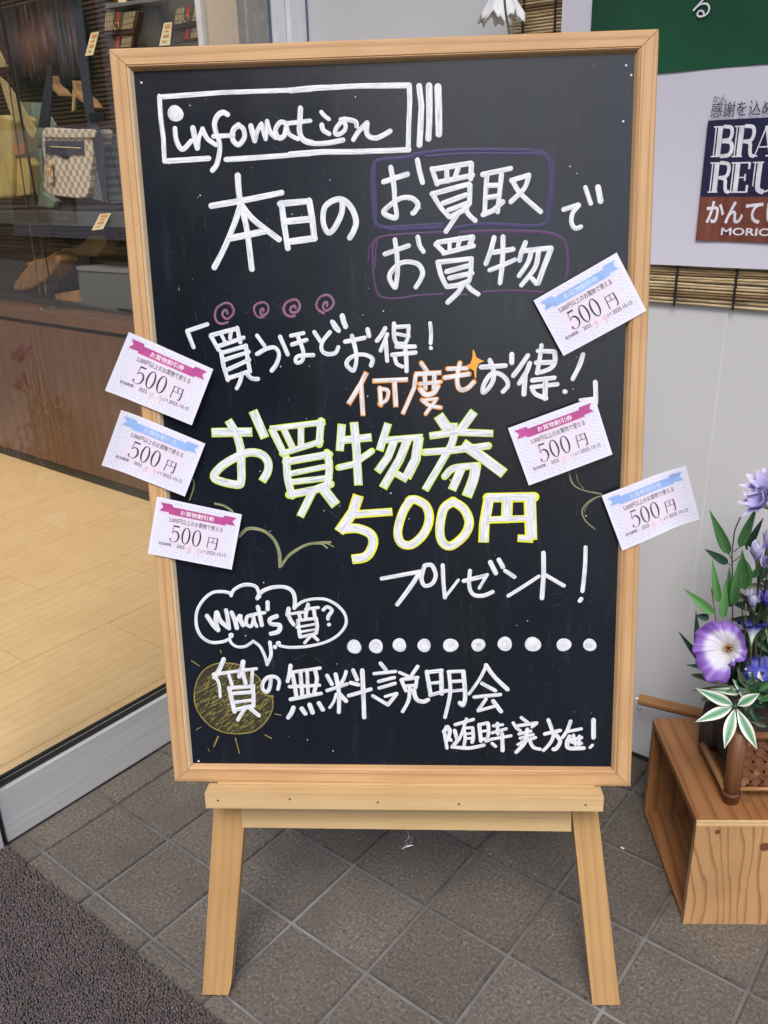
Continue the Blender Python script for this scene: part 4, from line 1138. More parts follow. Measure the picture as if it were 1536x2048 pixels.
for s in (-1, 1):
    a = inv @ (BM @ Vector((s*.16, .90, -.03))); c = inv @ (BO+bk*.40+Br*s*.17+Vector((0, 0, .01))); d = (c-a).normalized(); side = Vector((1, 0, 0)); nn = d.cross(side).normalized()
    b = MB(); vs = [p+side*i*.018+nn*j*.011 for p in (a, c) for i, j in ((-1, -1), (1, -1), (1, 1), (-1, 1))]
    b.add(vs, [(0, 1, 2, 3), (4, 7, 6, 5), (0, 4, 5, 1), (1, 5, 6, 2), (2, 6, 7, 3), (3, 7, 4, 0)], [(0, 0), (0, .04), (.02, .04), (.02, 0), (.9, 0), (.9, .04), (.92, .04), (.92, 0)]); b.build('rear_leg', MAT['leg_beech'], ez, bevel=.001)
for x in (-.279, .281):
    boxo('foot_shadow', (x, .0022, -.012), (.030, .006, .018), MAT['foot_shadow_black'], ez)  # black slips painting the small shadow under each foot
for x, y in ((-245, 344), (-35, 344), (-150, 347), (70, 343), (232, 344)):
    b = MB(); b.lathe([(0, .0004), (.0012, .0004), (.0014, 0)], (x/1000, y/1000, .0451), 8); b.build('nail_hole', MAT['shoe_dark'], ez)
# small cord dangling under the rail
b = MB(); P = lambda x, y: BM.inverted() @ PY(x, y, -.165+.05)
pts = [(.0, .277, .002), (.004, .268, .006), (-.001, .262, .007), (.003, .256, .006), (.007, .262, .006), (.008, .270, .005)]
b.tube(catmull(pts, 5), .0006, 5); b.tube(catmull([(.002, .258, .006), (-.006, .250, .006), (.001, .2545, .007), (.009, .256, .006)], 4), .0009, 5)
b.build('wire', MAT['steel'], ez)

cb = thing('chalkboard', 'black chalkboard in a pale wooden frame covered in white marker writing', 'chalkboard', mat=BM)
OC = mm([(-319.3, 1254.4), (283.1, 1255.6), (293.8, 356.9), (-309.0, 356.3)]); IC = mm([(-295.0, 1231.6), (259.2, 1233.6), (268.8, 381.9), (-283.8, 380.5)])
PRF = [(0, .0), (0, .0195), (.03, .0215), (.10, .023), (.76, .0230), (.79, .0215), (.79, .010)]
PRB = [(.795, .010), (.795, .0222), (.83, .0226), (.90, .0208), (1.0, .0155), (1.0, .010)]
for k in range(4):
    o1, o2, i1, i2 = Vector(OC[k]), Vector(OC[(k+1) % 4]), Vector(IC[k]), Vector(IC[(k+1) % 4]); d = (o2-o1).normalized(); gap = .00035
    for prf, nm_, mt_ in ((PRF, 'frame_rail' if k % 2 == 0 else 'frame_stile', 'frame_pine'), (PRB, 'inner_bead', 'frame_bead_lit' if k == 3 else 'frame_pine')):  # left bead alone is paler: light on its slope put into the colour
        b = MB(); vs = []; uv = []; L = (o2-o1).length
        for e, (oo, ii) in enumerate(((o1, i1), (o2, i2))):
            for t, h in prf:
                p = oo.lerp(ii, t)+d*gap*(1 if e == 0 else -1); vs.append((p.x, p.y, h)); uv.append(((p-o1).dot(d)+k*1.3, t*.026+h*.5+k*.2))
        n = len(prf); fs = [(i, i+1, n+i+1, n+i) for i in range(n-1)]+[(n-1, 0, n, 2*n-1), tuple(range(n))[::-1], tuple(range(n, 2*n))]
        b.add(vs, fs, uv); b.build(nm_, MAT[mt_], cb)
b = MB(); b.prism([(x*1.006, .8+(y-.8)*1.006) for x, y in IC], .004, .015, (1, 0)); surf = b.build('writing_surface', MAT['chalkboard'], cb)
b = MB(); b.prism([(x*.99, .8+(y-.8)*.99) for x, y in OC], .0005, .0038, (1, 0)); b.build('back_panel', MAT['shoe_dark'], cb)

# ---- marker writing, traced stroke by stroke in millimetres on the board
COL = dict(w='marker_white', v='marker_violet', p='marker_purple', m='marker_mauve', y='marker_amber', h='marker_khaki', k='marker_gold', o='marker_orange', g='marker_lime')
random.seed(4)
Z0 = .015
def stroke(b, pts, w_, butt, z, h, wob=.05):
    P = [Vector(p) for p in pts]
    if len(P) < 2: return
    # resample
    Q = [P[0]]
    for a, c in zip(P, P[1:]):
        L = (c-a).length; n = max(1, int(L/.004))
        for i in range(n): Q.append(a.lerp(c, (i+1)/n))
    n = len(Q); r = w_/2; rows = []
    d0 = (Q[1]-Q[0]).normalized(); d1 = (Q[-1]-Q[-2]).normalized()
    ph = random.uniform(0, 9); kk = random.uniform(25, 60)
    seq = []
    if not butt:
        for a in (0, 25, 50, 72): seq.append((Q[0]-d0*r*math.cos(R(a)), d0, math.sin(R(a)) if a else .12))
    for i, p in enumerate(Q):
        d = (Q[min(i+1, n-1)]-Q[max(i-1, 0)]).normalized(); seq.append((p, d, 1+wob*math.sin(ph+i*.004*kk)))
    if not butt:
        for a in (72, 50, 25, 0): seq.append((Q[-1]+d1*r*math.cos(R(a)), d1, math.sin(R(a)) if a else .12))
    vs = []; uv = []; L = random.uniform(0, 500); last = seq[0][0]; off = random.uniform(0, 50)
    for p, d, k in seq:
        L += (p-last).length*1000; last = p; nn = Vector((-d.y, d.x)); rr = r*k
        for t, hh in ((-1, -.25), (-.72, .75), (0, 1), (.72, .75), (1, -.25)):
            q_ = p+nn*rr*t; vs.append((q_.x, q_.y, z+h*hh*(min(1, k+.2) if hh > 0 else 1))); uv.append((L, off+t*rr*1000))
    m_ = len(seq); fs = [(i*5+j, i*5+j+1, (i+1)*5+j+1, (i+1)*5+j) for i in range(m_-1) for j in range(4)]
    b.add(vs, [f[::-1] for f in fs], uv)
def disc(b, c, r, z, h):
    n = 20; L = random.uniform(0, 500)
    vs = []; uv = []
    ph = random.uniform(0, 6)
    for k_, hh in ((1, -.25), (.9, .7), (.55, 1), (.2, .9)):
        for i in range(n):
            a = 2*math.pi*i/n; rr = r*k_*(1+.045*math.sin(a*2+ph)+.03*math.sin(a*3+ph)); vs.append((c[0]+rr*math.cos(a), c[1]+rr*math.sin(a), z+h*hh)); uv.append((L+a*r*k_*1000, r*k_*1000*1.2))
    b.add(vs, [(j*n+i, j*n+(i+1) % n, (j+1)*n+(i+1) % n, (j+1)*n+i) for j in range(3) for i in range(n)]+[tuple(3*n+i for i in range(n))], uv)
blocks = []
for line in STROKES.strip().splitlines():
    t = line.split()
    if t[0] == 'B': blocks.append((t[1], t[2], ' '.join(t[3:]), [])); continue
    blocks[-1][3].append((t[0][0], t[0][1] == 'b', float(t[1])/10000, [tuple(float(c)/10000 for c in p.split(',')) for p in t[2:]]))
OUTC = dict(o='marker_orange', g='marker_lime', y='marker_yellow')
zi = 0
for c, outl, name, sts in blocks:
    b = MB(); ob = MB(); isw = c == 'w'
    if name in ('dots', 'swirls'):
        for kind, butt, w_, pts in sts:
            zi += 1; b = MB()
            if kind == 'D': disc(b, pts[0], w_/2, Z0+.00018+(zi % 9)*.000012, .00015)
            else: stroke(b, [Vector((p.x, p.y)) for p in catmull([(x, y, 0) for x, y in pts], 7)], w_, False, Z0+.00008+(zi % 9)*.000012, .0001)
            b.build('marker_dot' if kind == 'D' else 'spiral', MAT[COL[c]], surf, smooth=True)
        continue
    for kind, butt, w_, pts in sts:
        zi += 1; dz = (zi % 9)*.000012
        if kind == 'D':
            if len(pts) == 1: disc(b, pts[0], w_/2, Z0+.00018+dz, .00015)
            continue
        if kind == 'P':
            L = len(pts); b.add([(x, y, Z0+.0003) for x, y in pts], [tuple(range(L))[::-1]], [(x*1000, y*1000) for x, y in pts]); continue
        pp = catmull([(x, y, 0) for x, y in pts], 7) if kind == 'S' else [Vector((x, y, 0)) for x, y in pts]
        pp = [Vector((p.x, p.y)) for p in pp]
        if outl != '-':
            d0 = (pp[1]-pp[0]).normalized(); d1 = (pp[-1]-pp[-2]).normalized(); e = .0012 if outl == 'o' else .0015; jit = random.uniform(.8, 1.3)
            g_ = [pp[0]-d0*e*jit]+pp[1:-1]+[pp[-1]+d1*e*jit] if len(pp) > 2 else [pp[0]-d0*e*jit, pp[-1]+d1*e]
            sh_ = Vector((random.uniform(-.0005, .0005), random.uniform(-.0006, .0003))); wx = .0019 if outl != 'y' else .0030
            stroke(ob, [p+sh_ for p in g_], w_+wx*(.85 if outl == 'o' else 1), butt, Z0+.00012+dz, .00010, .02)
            stroke(b, pp, w_*.97, butt, Z0+.00030+dz, .00012, .03)
        else: stroke(b, pp, w_*(1.03 if isw else 1), butt, Z0+(.0002 if isw else .00008)+dz, .00012 if isw else .0001)
    if c == 'k':      # the coin is filled with slanting scribble
        ring = max(sts, key=lambda s: len(s[3]))[3]; ringv = catmull([(x, y, 0) for x, y in ring], 6)
        def inside(x, y):
            r_ = False
            for i in range(len(ringv)):
                a, d = ringv[i-1], ringv[i]
                if (a.y > y) != (d.y > y) and x < (d.x-a.x)*(y-a.y)/(d.y-a.y)+a.x: r_ = not r_
            return r_
        xs_ = [p.x for p in ringv]; ys_ = [p.y for p in ringv]; b2 = MB(); b3 = MB()
        ctr = Vector((sum(xs_)/len(xs_), sum(ys_)/len(ys_)))
        for row in range(-22, 23):
            for seg in range(-9, 10):
                a = R(38+random.uniform(-7, 7)); d = Vector((math.cos(a), math.sin(a))); nn = Vector((-d.y, d.x)); c_ = ctr+nn*(row*.0021+random.uniform(-.0007, .0007))+d*(seg*.0062+random.uniform(-.002, .002)); L = random.uniform(.004, .0085)
                p0, p1 = c_-d*L/2, c_+d*L/2; mid = p0.lerp(p1, .5)+nn*random.uniform(-.0006, .0006)
                if inside(*p0) and inside(*p1) and random.random() < .93:
                    zi += 1; tgt, w2 = (b, .0011) if random.random() < .42 else (b2, .0014); stroke(tgt, [p0, mid, p1], w2*random.uniform(.7, 1.3), False, Z0+.00006+(zi % 11)*.00001, .00010, .1)
        rr = [ctr+(Vector((p.x, p.y))-ctr)*.985 for p in ringv]; vs = [(p.x, p.y, Z0+.00002) for p in rr]; b3.add(vs, [tuple(range(len(vs)))[::-1]])
        tag(b2.build('coin_scribble', MAT['marker_olive'], surf), 'dull olive scribble filling the drawn coin'); b3.build('coin_fill', plain('coin_film', (.030, .028, .013), .5), surf)
    o = b.build('spark' if name == 'spark' else 'lettering' if c == 'w' and name not in ('box', 'cloud', 'dots') else 'drawing', MAT[COL[c]], surf, smooth=True)
    o['label'] = {'box': {'w': 'white marker frame and bars round the heading', 'v': 'dark violet marker outline', 'p': 'purple marker outline'}.get(c, 'marker outline'), 'cloud': 'white speech cloud outline', 'dots': 'row of white marker dots', 'swirls': 'row of four mauve spirals', 'sprout': 'khaki sprout lines', 'coin': 'gold coin outline with scribble', 'spark': 'amber four pointed spark'}.get(name, 'white marker words '+name)
    if outl != '-':
        o2 = ob.build('outline', MAT[OUTC[outl]], surf, smooth=True); o2['label'] = {'o': 'orange', 'g': 'lime', 'y': 'yellow'}[outl]+' marker outline round '+name
# faint scratches and specks of old marker
b = MB(); random.seed(21)
def rp(): return Vector((random.uniform(-.27, .25), random.uniform(.40, 1.22)))
for k in range(90):
    p = rp(); a = random.choice((R(90), R(75), R(20), R(-35)))+random.uniform(-.2, .2); L = random.uniform(.004, .022); d = Vector((math.cos(a), math.sin(a)))
    stroke(b, [p, p+d*L/2+Vector((random.uniform(-.001, .001), 0)), p+d*L], .00035, False, Z0+.00003+k*1e-6, .00004)
tag(b.build('scratch', plain('scratch_grey', (.055, .06, .07), .5), surf), 'faint grey scratches', kind='stuff')
b = MB()
for k in range(70): disc(b, rp(), random.uniform(.0003, .0009), Z0+.00003, .0001)
for p in ((-.287, 1.220), (.2506, 1.222), (.2565, 1.212), (-.276, .3835), (.250, 1.165)): disc(b, p, .0013, Z0+.0001, .0004)
tag(b.build('speck', MAT['marker_white'], surf), 'tiny white marker specks', kind='stuff')

# ---------------------------------------------------------------- vouchers
def bez_digit0(cx_, w_, h):
    out = []; inn = []
    for i in range(28):
        a = 2*math.pi*i/28; out.append((cx_+w_*math.cos(a), h*math.sin(a))); inn.append((cx_+w_*.62*math.cos(a), h*.93*math.sin(a)))
    return out, inn
def voucher(key, ribbon_mat, txt_mat, label, curl, tip):
    C4 = [Vector((x/1000, y/1000)) for x, y in VOUCH[key]]; TL, TR, BR_, BL = C4
    W = (TR-TL).length; H = (BL-TL).length
    def fn(u, v, z=0):       # u right, v down, both 0..1
        p = TL.lerp(TR, u).lerp(BL.lerp(BR_, u), v); return Vector((p.x, p.y, .0240+z+curl*math.sin(math.pi*u)+tip[0]*max(0, .35-u)**2+tip[1]*max(0, u-.6)**2+.0002))
    t = thing('voucher', label, 'voucher', 'discount vouchers taped round the chalkboard', mat=BM)
    b = MB(); n = 26; vs = []; uv = []
    for s in (0, 1):
        for i in range(n+1):
            for j in range(9):
                vs.append(fn(i/n, j/8, -s*.00025)); uv.append((i/n, 1-j/8))
    fs = []; K = (n+1)*9
    for i in range(n):
        for j in range(8):
            a = i*9+j; fs.append((a, a+1, a+10, a+9)); fs.append((K+a, K+a+9, K+a+10, K+a+1))
    for i in range(n):
        a = i*9; fs.append((a, a+9, K+a+9, K+a)); a += 8; fs.append((a, K+a, K+a+9, a+9))
    for j in range(8): fs.append((j, K+j, K+j+1, j+1)); a = n*9+j; fs.append((a, a+1, K+a+1, K+a))
    b.add(vs, fs, uv); b.build('card', MAT['voucher_card'], t)
    # ribbon banner
    b = MB()
    def strip(top, bot, z, nn=20):
        vs = []
        for i in range(nn+1):
            s = i/nn; a = Vector(top[0]).lerp(Vector(top[1]), s); c = Vector(bot[0]).lerp(Vector(bot[1]), s); vs += [fn(a.x, a.y, z), fn(c.x, c.y, z)]
        b.add(vs, [(2*i, 2*i+1, 2*i+3, 2*i+2) for i in range(nn)])
    strip([(.165, .118), (.835, .118)], [(.165, .252), (.835, .252)], .00022)
    for s in (0, 1):
        m_ = (lambda x: 1-x) if s else (lambda x: x)
        poly = [(.055, .078), (.195, .078), (.205, .118), (.175, .118), (.175, .222), (.055, .222), (.092, .15)]
        vs = [fn(m_(x), y, .00030) for x, y in poly]; b.add(vs, [(0, 1, 2, 3, 6) if s else (6, 3, 2, 1, 0), (6, 3, 4, 5) if s else (5, 4, 3, 6)])
    b.build('ribbon', MAT[ribbon_mat], t)
    T = lambda u, v: fn(u, 1-v, .00042)
    ratio = H/W
    put_text('お買物割引券', (.30, .70, 1-.228, 1-.142), T, MAT[txt_mat], t, .01)
    put_text('5,000円以上のお買物で使える', (.185, .815, 1-.383, 1-.290), T, MAT['ink_mid'], t, .0)
    put_text('有効期限 :', (.105, .275, 1-.80, 1-.745), T, MAT['ink_mid'], t, .0)
    put_text('2025.', (.32, .425, 1-.80, 1-.74), T, MAT['ink_mid'], t, .0)
    put_text('より', (.605, .66, 1-.80, 1-.745), T, MAT['ink_mid'], t, .0)
    put_text('2025.10.15', (.675, .905, 1-.80, 1-.74), T, MAT['ink_mid'], t, .0)
    # big serif 500
    b = MB(); f2 = lambda p, z=0: fn(p[0], p[1], .00042+z)
    for cx_ in (.408, .535):
        o_, i_ = bez_digit0(0, .052, .146)
        b.add([f2((cx_+x, .567-y)) for x, y in o_]+[f2((cx_+x, .567-y)) for x, y in i_], [(k, 28+k, 28+(k+1) % 28, (k+1) % 28) for k in range(28)])
    fr2 = lambda p, z: f2((p.x, p.y), z)
    def rb(pts, ws, z):
        P = [Vector((p[0], p[1]*ratio)) for p in pts]; vs = []
        for i, p in enumerate(P):
            d = (P[min(i+1, len(P)-1)]-P[max(i-1, 0)]).normalized(); nn = Vector((-d.y, d.x)); k = ws[i] if isinstance(ws, list) else ws
            for s in (1, -1): q_ = p+nn*k/2*s; vs.append(f2((q_.x, q_.y/ratio), z))
        b.add(vs, [(2*i, 2*i+1, 2*i+3, 2*i+2) for i in range(len(P)-1)])
    rb([(.248, .432), (.318, .432)], .017, 0); rb([(.254, .43), (.245, .565)], .006, .00003)
    arc = catmull([(.245, .560, 0), (.272, .523, 0), (.305, .535, 0), (.325, .60, 0), (.312, .675, 0), (.275, .712, 0), (.238, .70, 0), (.226, .672, 0)], 4)
    m_ = len(arc); rb([(p.x, p.y) for p in arc], [.004+.016*math.sin(math.pi*min(1, (i/m_)*1.35))**2+(.004 if i > m_*.8 else 0) for i in range(m_)], .00006)
    b.add([f2((.232+.010*math.cos(a), .668+.010/ratio*math.sin(a)), .00009) for a in [2*math.pi*i/12 for i in range(12)]], [tuple(range(12))])
    rb([(.674, .50), (.670, .705)], .009, 0); rb([(.672, .505), (.782, .505)], .005, .00003); rb([(.774, .50), (.778, .60), (.774, .690)], .013, .00006); rb([(.672, .59), (.776, .59)], .005, .00009); rb([(.725, .50), (.725, .592)], .007, .00012); rb([(.775, .69), (.752, .70)], .010, .00015)
    b.build('price', MAT['ink_dark'], t)
    b = MB()
    rb(catmull([(.485, .755, 0), (.455, .765, 0), (.462, .79, 0), (.485, .80, 0), (.482, .835, 0), (.455, .84, 0), (.455, .81, 0), (.48, .785, 0), (.487, .76, 0)], 4), .0045, 0)
    rb(catmull([(.585, .745, 0), (.562, .745, 0), (.56, .785, 0), (.58, .79, 0), (.588, .75, 0), (.585, .80, 0), (.578, .87, 0)], 4), .0045, .00003); rb([(.515, .815), (.522, .815)], .006, 0)
    b.build('handwriting', MAT['ink_red'], t)
    return t
voucher('m1', 'ribbon_magenta', 'ink_white', 'magenta ribbon discount voucher overhanging the left frame edge, topmost on that side', .0020, (.05, .01))
voucher('b1', 'ribbon_blue', 'ribbon_text_pale', 'blue ribbon discount voucher between two magenta ones on the left frame edge', .0018, (.07, .008))
voucher('m2', 'ribbon_magenta', 'ink_white', 'magenta ribbon discount voucher lowest on the left frame edge', .0016, (.01, .006))
voucher('b2', 'ribbon_blue', 'ribbon_text_pale', 'blue ribbon discount voucher tilted beside the purple outline on the upper right frame', .0015, (0, 0))
voucher('m3', 'ribbon_magenta', 'ink_white', 'magenta ribbon discount voucher on the black surface right of the lime lettering', .0008, (0, 0))
voucher('b3', 'ribbon_blue', 'ribbon_text_pale', 'blue ribbon discount voucher sticking out past the right frame edge', .0022, (0, .085))

# ---------------------------------------------------------------- wooden crate
CR = Vector((.806, .592, 0)).normalized(); CB = Vector((-.592, .806, 0)).normalized(); CP = Vector((.496, .213, 0))
CM = Matrix((CR, CB, Vector((0, 0, 1)))).transposed().to_4x4(); CM.translation = CP
cr = thing('wooden_crate', 'open sided plywood crate with bold grain holding the flower basket', 'crate', mat=CM)
cw, cdp, ch, th = .228, .254, .205, .011
def cpart(name, x0, x1, y0, y1, z0, z1, mat, grain):
    b = MB(); b.box(((x0+x1)/2, (y0+y1)/2, (z0+z1)/2), (x1-x0, y1-y0, z1-z0), grain=grain); return b.build(name, MAT[mat], cr, bevel=.0008)
cpart('front_panel', 0, cw, 0, th, .0, ch-.012, 'crate_ply_light', 2)
cpart('back_panel', 0, cw, cdp-th, cdp, .0, ch-.012, 'crate_ply', 2)
cpart('bottom_panel', 0, cw, th, cdp-th, .0, .011, 'crate_ply', 1)
cpart('top_panel', -.001, cw, 0.001, cdp, ch-.012, ch, 'crate_ply', 1)
cpart('edge_band', -.0012, cw, -.0012, .001, ch-.0115, ch-.0063, 'ply_edge', 0)
cpart('edge_band', -.0012, cw, -.0012, .001, ch-.0058, ch-.0004, 'ply_edge', 0)
for x, z, r_ in ((.032, .183, .0045), (.105, .155, .008)):
    b = MB(); b.lathe([(0, 0), (r_*.5, .0001), (r_, .0001)], (0, 0, 0), 12, Matrix.Translation((x, -.0003, z)) @ Matrix.Rotation(R(90), 4, 'X')); b.build('knot', MAT['bamboo_dark'], cr)
# bamboo bar behind
pl = thing('bamboo_pole', 'brown wooden pole end leaning behind the crate against the wall', 'pole', loc=PY(1275, 1393, .51))
a = PY(1277, 1398, .50); c = PY(1500, 1452, .545); b = MB(); rr_ = .0105
b.tube([a, a.lerp(c, .02), a.lerp(c, .4), c], rr_, 12, rs=[rr_*.94, rr_, rr_, rr_]); under(b.build('shaft', MAT['bamboo_pole'], smooth=False), pl)
b = MB(); a2 = a+Vector((.002, -.008, -.010)); b.tube([a2, a2+Vector((0, 0, -.008)), a2+Vector((.006, 0, -.009)), a2+Vector((.007, 0, -.002))], .0007, 5); b.tube([a, a-(c-a).normalized()*.006], .0018, 6); under(b.build('staple', MAT['steel']), pl)

# ---------------------------------------------------------------- woven basket
bs = thing('flower_basket', 'woven brown bamboo basket with round corner posts standing on the crate', 'basket', loc=FP(1500, 1590, 0))
ZT = .206
def atz(x, y, z): return PZ(x, y, z)
post = [FP(1459, 1608, -.045), FP(1484, 1462, -.03)]
pb = atz(1460, 1600, ZT); pt = FP(1478, 1464, (pb-FP0).dot(HD)+.004)
b = MB(); b.tube([pb, pb.lerp(pt, .5), pt], .0125, 12); under(b.build('corner_post', MAT['bamboo_dark'], smooth=True), bs)
pb2 = pb+CR*.125; pt2 = pt+CR*.13; b = MB(); b.tube([pb2, pt2], .0125, 12); under(b.build('corner_post', MAT['bamboo_dark'], smooth=True), bs)
up_ = (pt-pb).normalized()
# woven front: two families of diagonal strips going over and under
def weave(o0, ux, uy, w_, h, n_, nrm, step=.0125, sw=.0098):
    diag = [(1, 1), (1, -1)]; 
    for fam, (sx, sy) in enumerate(diag):
        k = -14
        while k < 26:
            off_ = k*step*1.4142; pts = []
            for i in range(0, 60):
                s = i*step/2.0; x = off_+s*.7071*1 if fam == 0 else off_+s*.7071; y = s*.7071 if fam == 0 else h-s*.7071
                if 0 <= x <= w_ and 0 <= y <= h: 
                    ph_ = math.pi*((x+(y if fam else -y))/(step*1.4142))
                    z = .0021*math.sin(math.pi*(x*.7071*2/step/2+ (y*.7071*2/step/2))*1.0+fam*math.pi+k*math.pi)
                    pts.append((x, y, z))
            if len(pts) >= 3:
                b = MB(); d = Vector((.7071, .7071 if fam == 0 else -.7071)); nn = Vector((-d.y, d.x)); vs = []; uv = []
                for i, (x, y, z) in enumerate(pts):
                    for s in (1, -1):
                        q_ = o0+ux*(x+nn.x*sw/2*s)+uy*(y+nn.y*sw/2*s)+nrm*(z+.0004); vs.append(q_); uv.append((i*.005, s*.004+k*.03))
                m_ = len(pts); vs2 = [v-nrm*.0008 for v in vs]
                fs = [(2*i, 2*i+1, 2*i+3, 2*i+2) for i in range(m_-1)]; n2 = 2*m_
                b.add(vs+vs2, fs+[tuple(n2+c for c in f)[::-1] for f in fs]+[(2*i, 2*i+2, n2+2*i+2, n2+2*i) for i in range(m_-1)]+[(2*i+1, n2+2*i+1, n2+2*i+3, 2*i+3) for i in range(m_-1)], uv+uv)
                under(b.build('strip', MAT[random.choice(('strip_brown', 'strip_brown', 'strip_pale'))]), bs)
            k += 1
wv0 = pb+up_*.022+CR*.011
weave(wv0+CB*.004, CR, up_, .112, .088, 0, -CB.lerp(Vector((0, 0, 1)), .0))
b = MB(); b.tube([wv0-CB*.002-CR*.008, wv0+CR*.115-CB*.002], .0035, 8); under(b.build('lower_hoop', MAT['bamboo_pole'], smooth=True), bs)
b = MB(); tp = wv0+up_*.094; b.tube([tp-CB*.002, tp+CR*.115-CB*.002], .006, 8); under(b.build('upper_hoop', MAT['bamboo_dark'], smooth=True), bs)
b = MB(); b.box((0, 0, 0), (.118, .104, .086), Matrix.Translation(wv0+CR*.056+CB*.062+up_*.044) @ CM.to_3x3().to_4x4()); under(b.build('liner', MAT['bark_fibre'], bevel=.004), bs)
b = MB()
for k in range(3): b.tube([pb+up_*.017+Vector((math.cos(a)*.0136, math.sin(a)*.0136, k*.0016+.002*math.sin(a))) for a in [R(x*24) for x in range(15)]], .0008, 5)
b.tube(catmull([pb+up_*.018+CR*.012-CB*.004, pb+up_*.012+CR*.02-CB*.008, pb+up_*.004+CR*.024-CB*.01], 4), .0008, 5); under(b.build('binding', MAT['strip_brown']), bs)
# side brace and bark bundle
a = atz(1405, 1488, ZT+.012); c = pb+up_*.02-CR*.008
b = MB(); b.tube([a, c], .006, 8); under(b.build('brace', MAT['bamboo_pole'], smooth=True), bs)
b = MB(); b.tube([a+Vector((.02, .03, .0)), c+Vector((.004, .03, .0))], .005, 8); under(b.build('brace', MAT['bamboo_dark'], smooth=True), bs)
b = MB(); p0 = atz(1428, 1505, ZT+.004)+CB*.012; p1 = FP(1437, 1398, .03)
b.tube([p0, p0.lerp(p1, .3), p0.lerp(p1, .7), p1], .02, 20, rs=[.020, .023, .0215, .019]); under(b.build('bark_bundle', MAT['bark_fibre'], smooth=True), bs)
b = MB()
for k in range(26): 
    a_ = random.uniform(2.4, 6.2); q0 = p0+Vector((math.cos(a_)*.021, math.sin(a_)*.021, random.uniform(.0, .05))); b.tube([q0, q0+Vector((random.uniform(-.004, .004), random.uniform(-.004, .004), random.uniform(-.03, .03)))], .0007, 4)
tag(under(b.build('loose_fibre', MAT['bark_fibre']), bs), kind='stuff')

# ---------------------------------------------------------------- foliage helpers

def leaf(parent, base, tip, width, mat, fold=.4, bend=.0, name='leaf', peak=.42, twist=0, face=None, nseg=10):
    base, tip = Vector(base), Vector(tip); ax = tip-base; L = ax.length; ax /= L
    view = (CAM-base).normalized() if face is None else face
    nrm = (view-ax*view.dot(ax)).normalized(); side = ax.cross(nrm); b = MB(); vs = []; uv = []
    for i in range(nseg+1):
        t = i/nseg; wd = width*(.46 if peak < .5 else .5)*(max(0, math.sin(math.pi*t**(.60 if peak < .5 else .9)))**(.95 if peak < .5 else 1.15))*(1 if i not in (0, nseg) else 0)+.0003
        c = base+ax*L*t+nrm*(bend*L*math.sin(math.pi*t))+side*(twist*L*t*t*.3)
        for s in (-1, -.5, 0, .5, 1):
            vs.append(c+side*wd*s+nrm*(abs(s)*wd*fold)); uv.append((t*L*10 if mat != 'leaf_variegated' else t, .5+s*.5*(1 if mat != 'leaf_variegated' else 1)))
    fs = [(i*5+j, (i+1)*5+j, (i+1)*5+j+1, i*5+j+1) for i in range(nseg) for j in range(4)]
    b.add(vs, fs, uv); return under(b.build(name, MAT[mat], smooth=True), parent)
def stem(parent, pts, r, mat='stem_green', name='stem'):
    b = MB(); b.tube(catmull(pts, 5), r, 6); return under(b.build(name, MAT[mat], smooth=True), parent)
# bamboo-like sprig, tall
A = thing('leafy_sprig', 'tall artificial sprig with long pointed green leaves against the grey wall', 'sprig', loc=FP(1466, 1400, .04)); F = lambda x, y, o=.04: FP(x, y, o)
stem(A, [F(1466, 1400), F(1465, 1240), F(1465, 1160), F(1464, 1110), F(1467, 1080), F(1470, 1060), F(1481, 1034)], .0011, 'stem_dark')
for s in ([F(1464, 1118), F(1458, 1108)], [F(1467, 1104), F(1478, 1095)], [F(1465, 1124), F(1482, 1112)], [F(1464, 1131), F(1456, 1127)]): stem(A, s, .0009, 'stem_brown')
leaf(A, F(1458, 1109), F(1419, 1020), .0175, 'leaf_green', .45, .05)
leaf(A, F(1456, 1127), F(1409, 1098), .014, 'leaf_dark', .2, .02)
leaf(A, F(1479, 1095, .035), F(1514, 1012, .03), .0155, 'leaf_green', .45, .05)
leaf(A, F(1492, 1100, .055), F(1527, 1035, .05), .012, 'leaf_dark', .25, .02)
leaf(A, F(1484, 1112, .05), F(1502, 1175, .03), .016, 'leaf_green', .3, .03, peak=.6)
leaf(A, F(1466, 1212, .03), F(1479, 1118, .02), .0165, 'leaf_green', .45, .06)
leaf(A, F(1489, 1180, .03), F(1484, 1098, .03), .017, 'leaf_green', .45, .05)
leaf(A, F(1457, 1196, .035), F(1459, 1132, .03), .010, 'leaf_green', .25, .02)
leaf(A, F(1465, 1213, .045), F(1450, 1185, .045), .014, 'leaf_green', .25, .02)
Bs = thing('leafy_sprig', 'lower bright green sprig with broad leaves above the purple bloom', 'sprig', loc=FP(1430, 1300, .01)); F = lambda x, y, o=.015: FP(x, y, o)
stem(Bs, [F(1440, 1320), F(1432, 1250), F(1430, 1225), F(1427, 1205), F(1423, 1178)], .0009, 'stem_brown')
leaf(Bs, F(1427, 1228), F(1367, 1177), .016, 'leaf_bright', .45, .05); leaf(Bs, F(1437, 1206), F(1424, 1118), .013, 'leaf_bright', .45, .05)
leaf(Bs, F(1446, 1236), F(1451, 1160), .014, 'leaf_bright', .45, .03); leaf(Bs, F(1418, 1236, .02), F(1390, 1231, .02), .012, 'leaf_dark', .3, .02)
leaf(Bs, F(1396, 1308, .02), F(1392, 1222, .02), .011, 'leaf_dark', .3, .04); leaf(Bs, F(1405, 1325, .02), F(1357, 1263, .02), .011, 'leaf_dark', .3, .04)
leaf(Bs, F(1412, 1334, .02), F(1372, 1330, .02), .008, 'leaf_green', .3, .04); leaf(Bs, F(1412, 1352, .0), F(1381, 1349, .02), .006, 'leaf_grey', .3, .04)
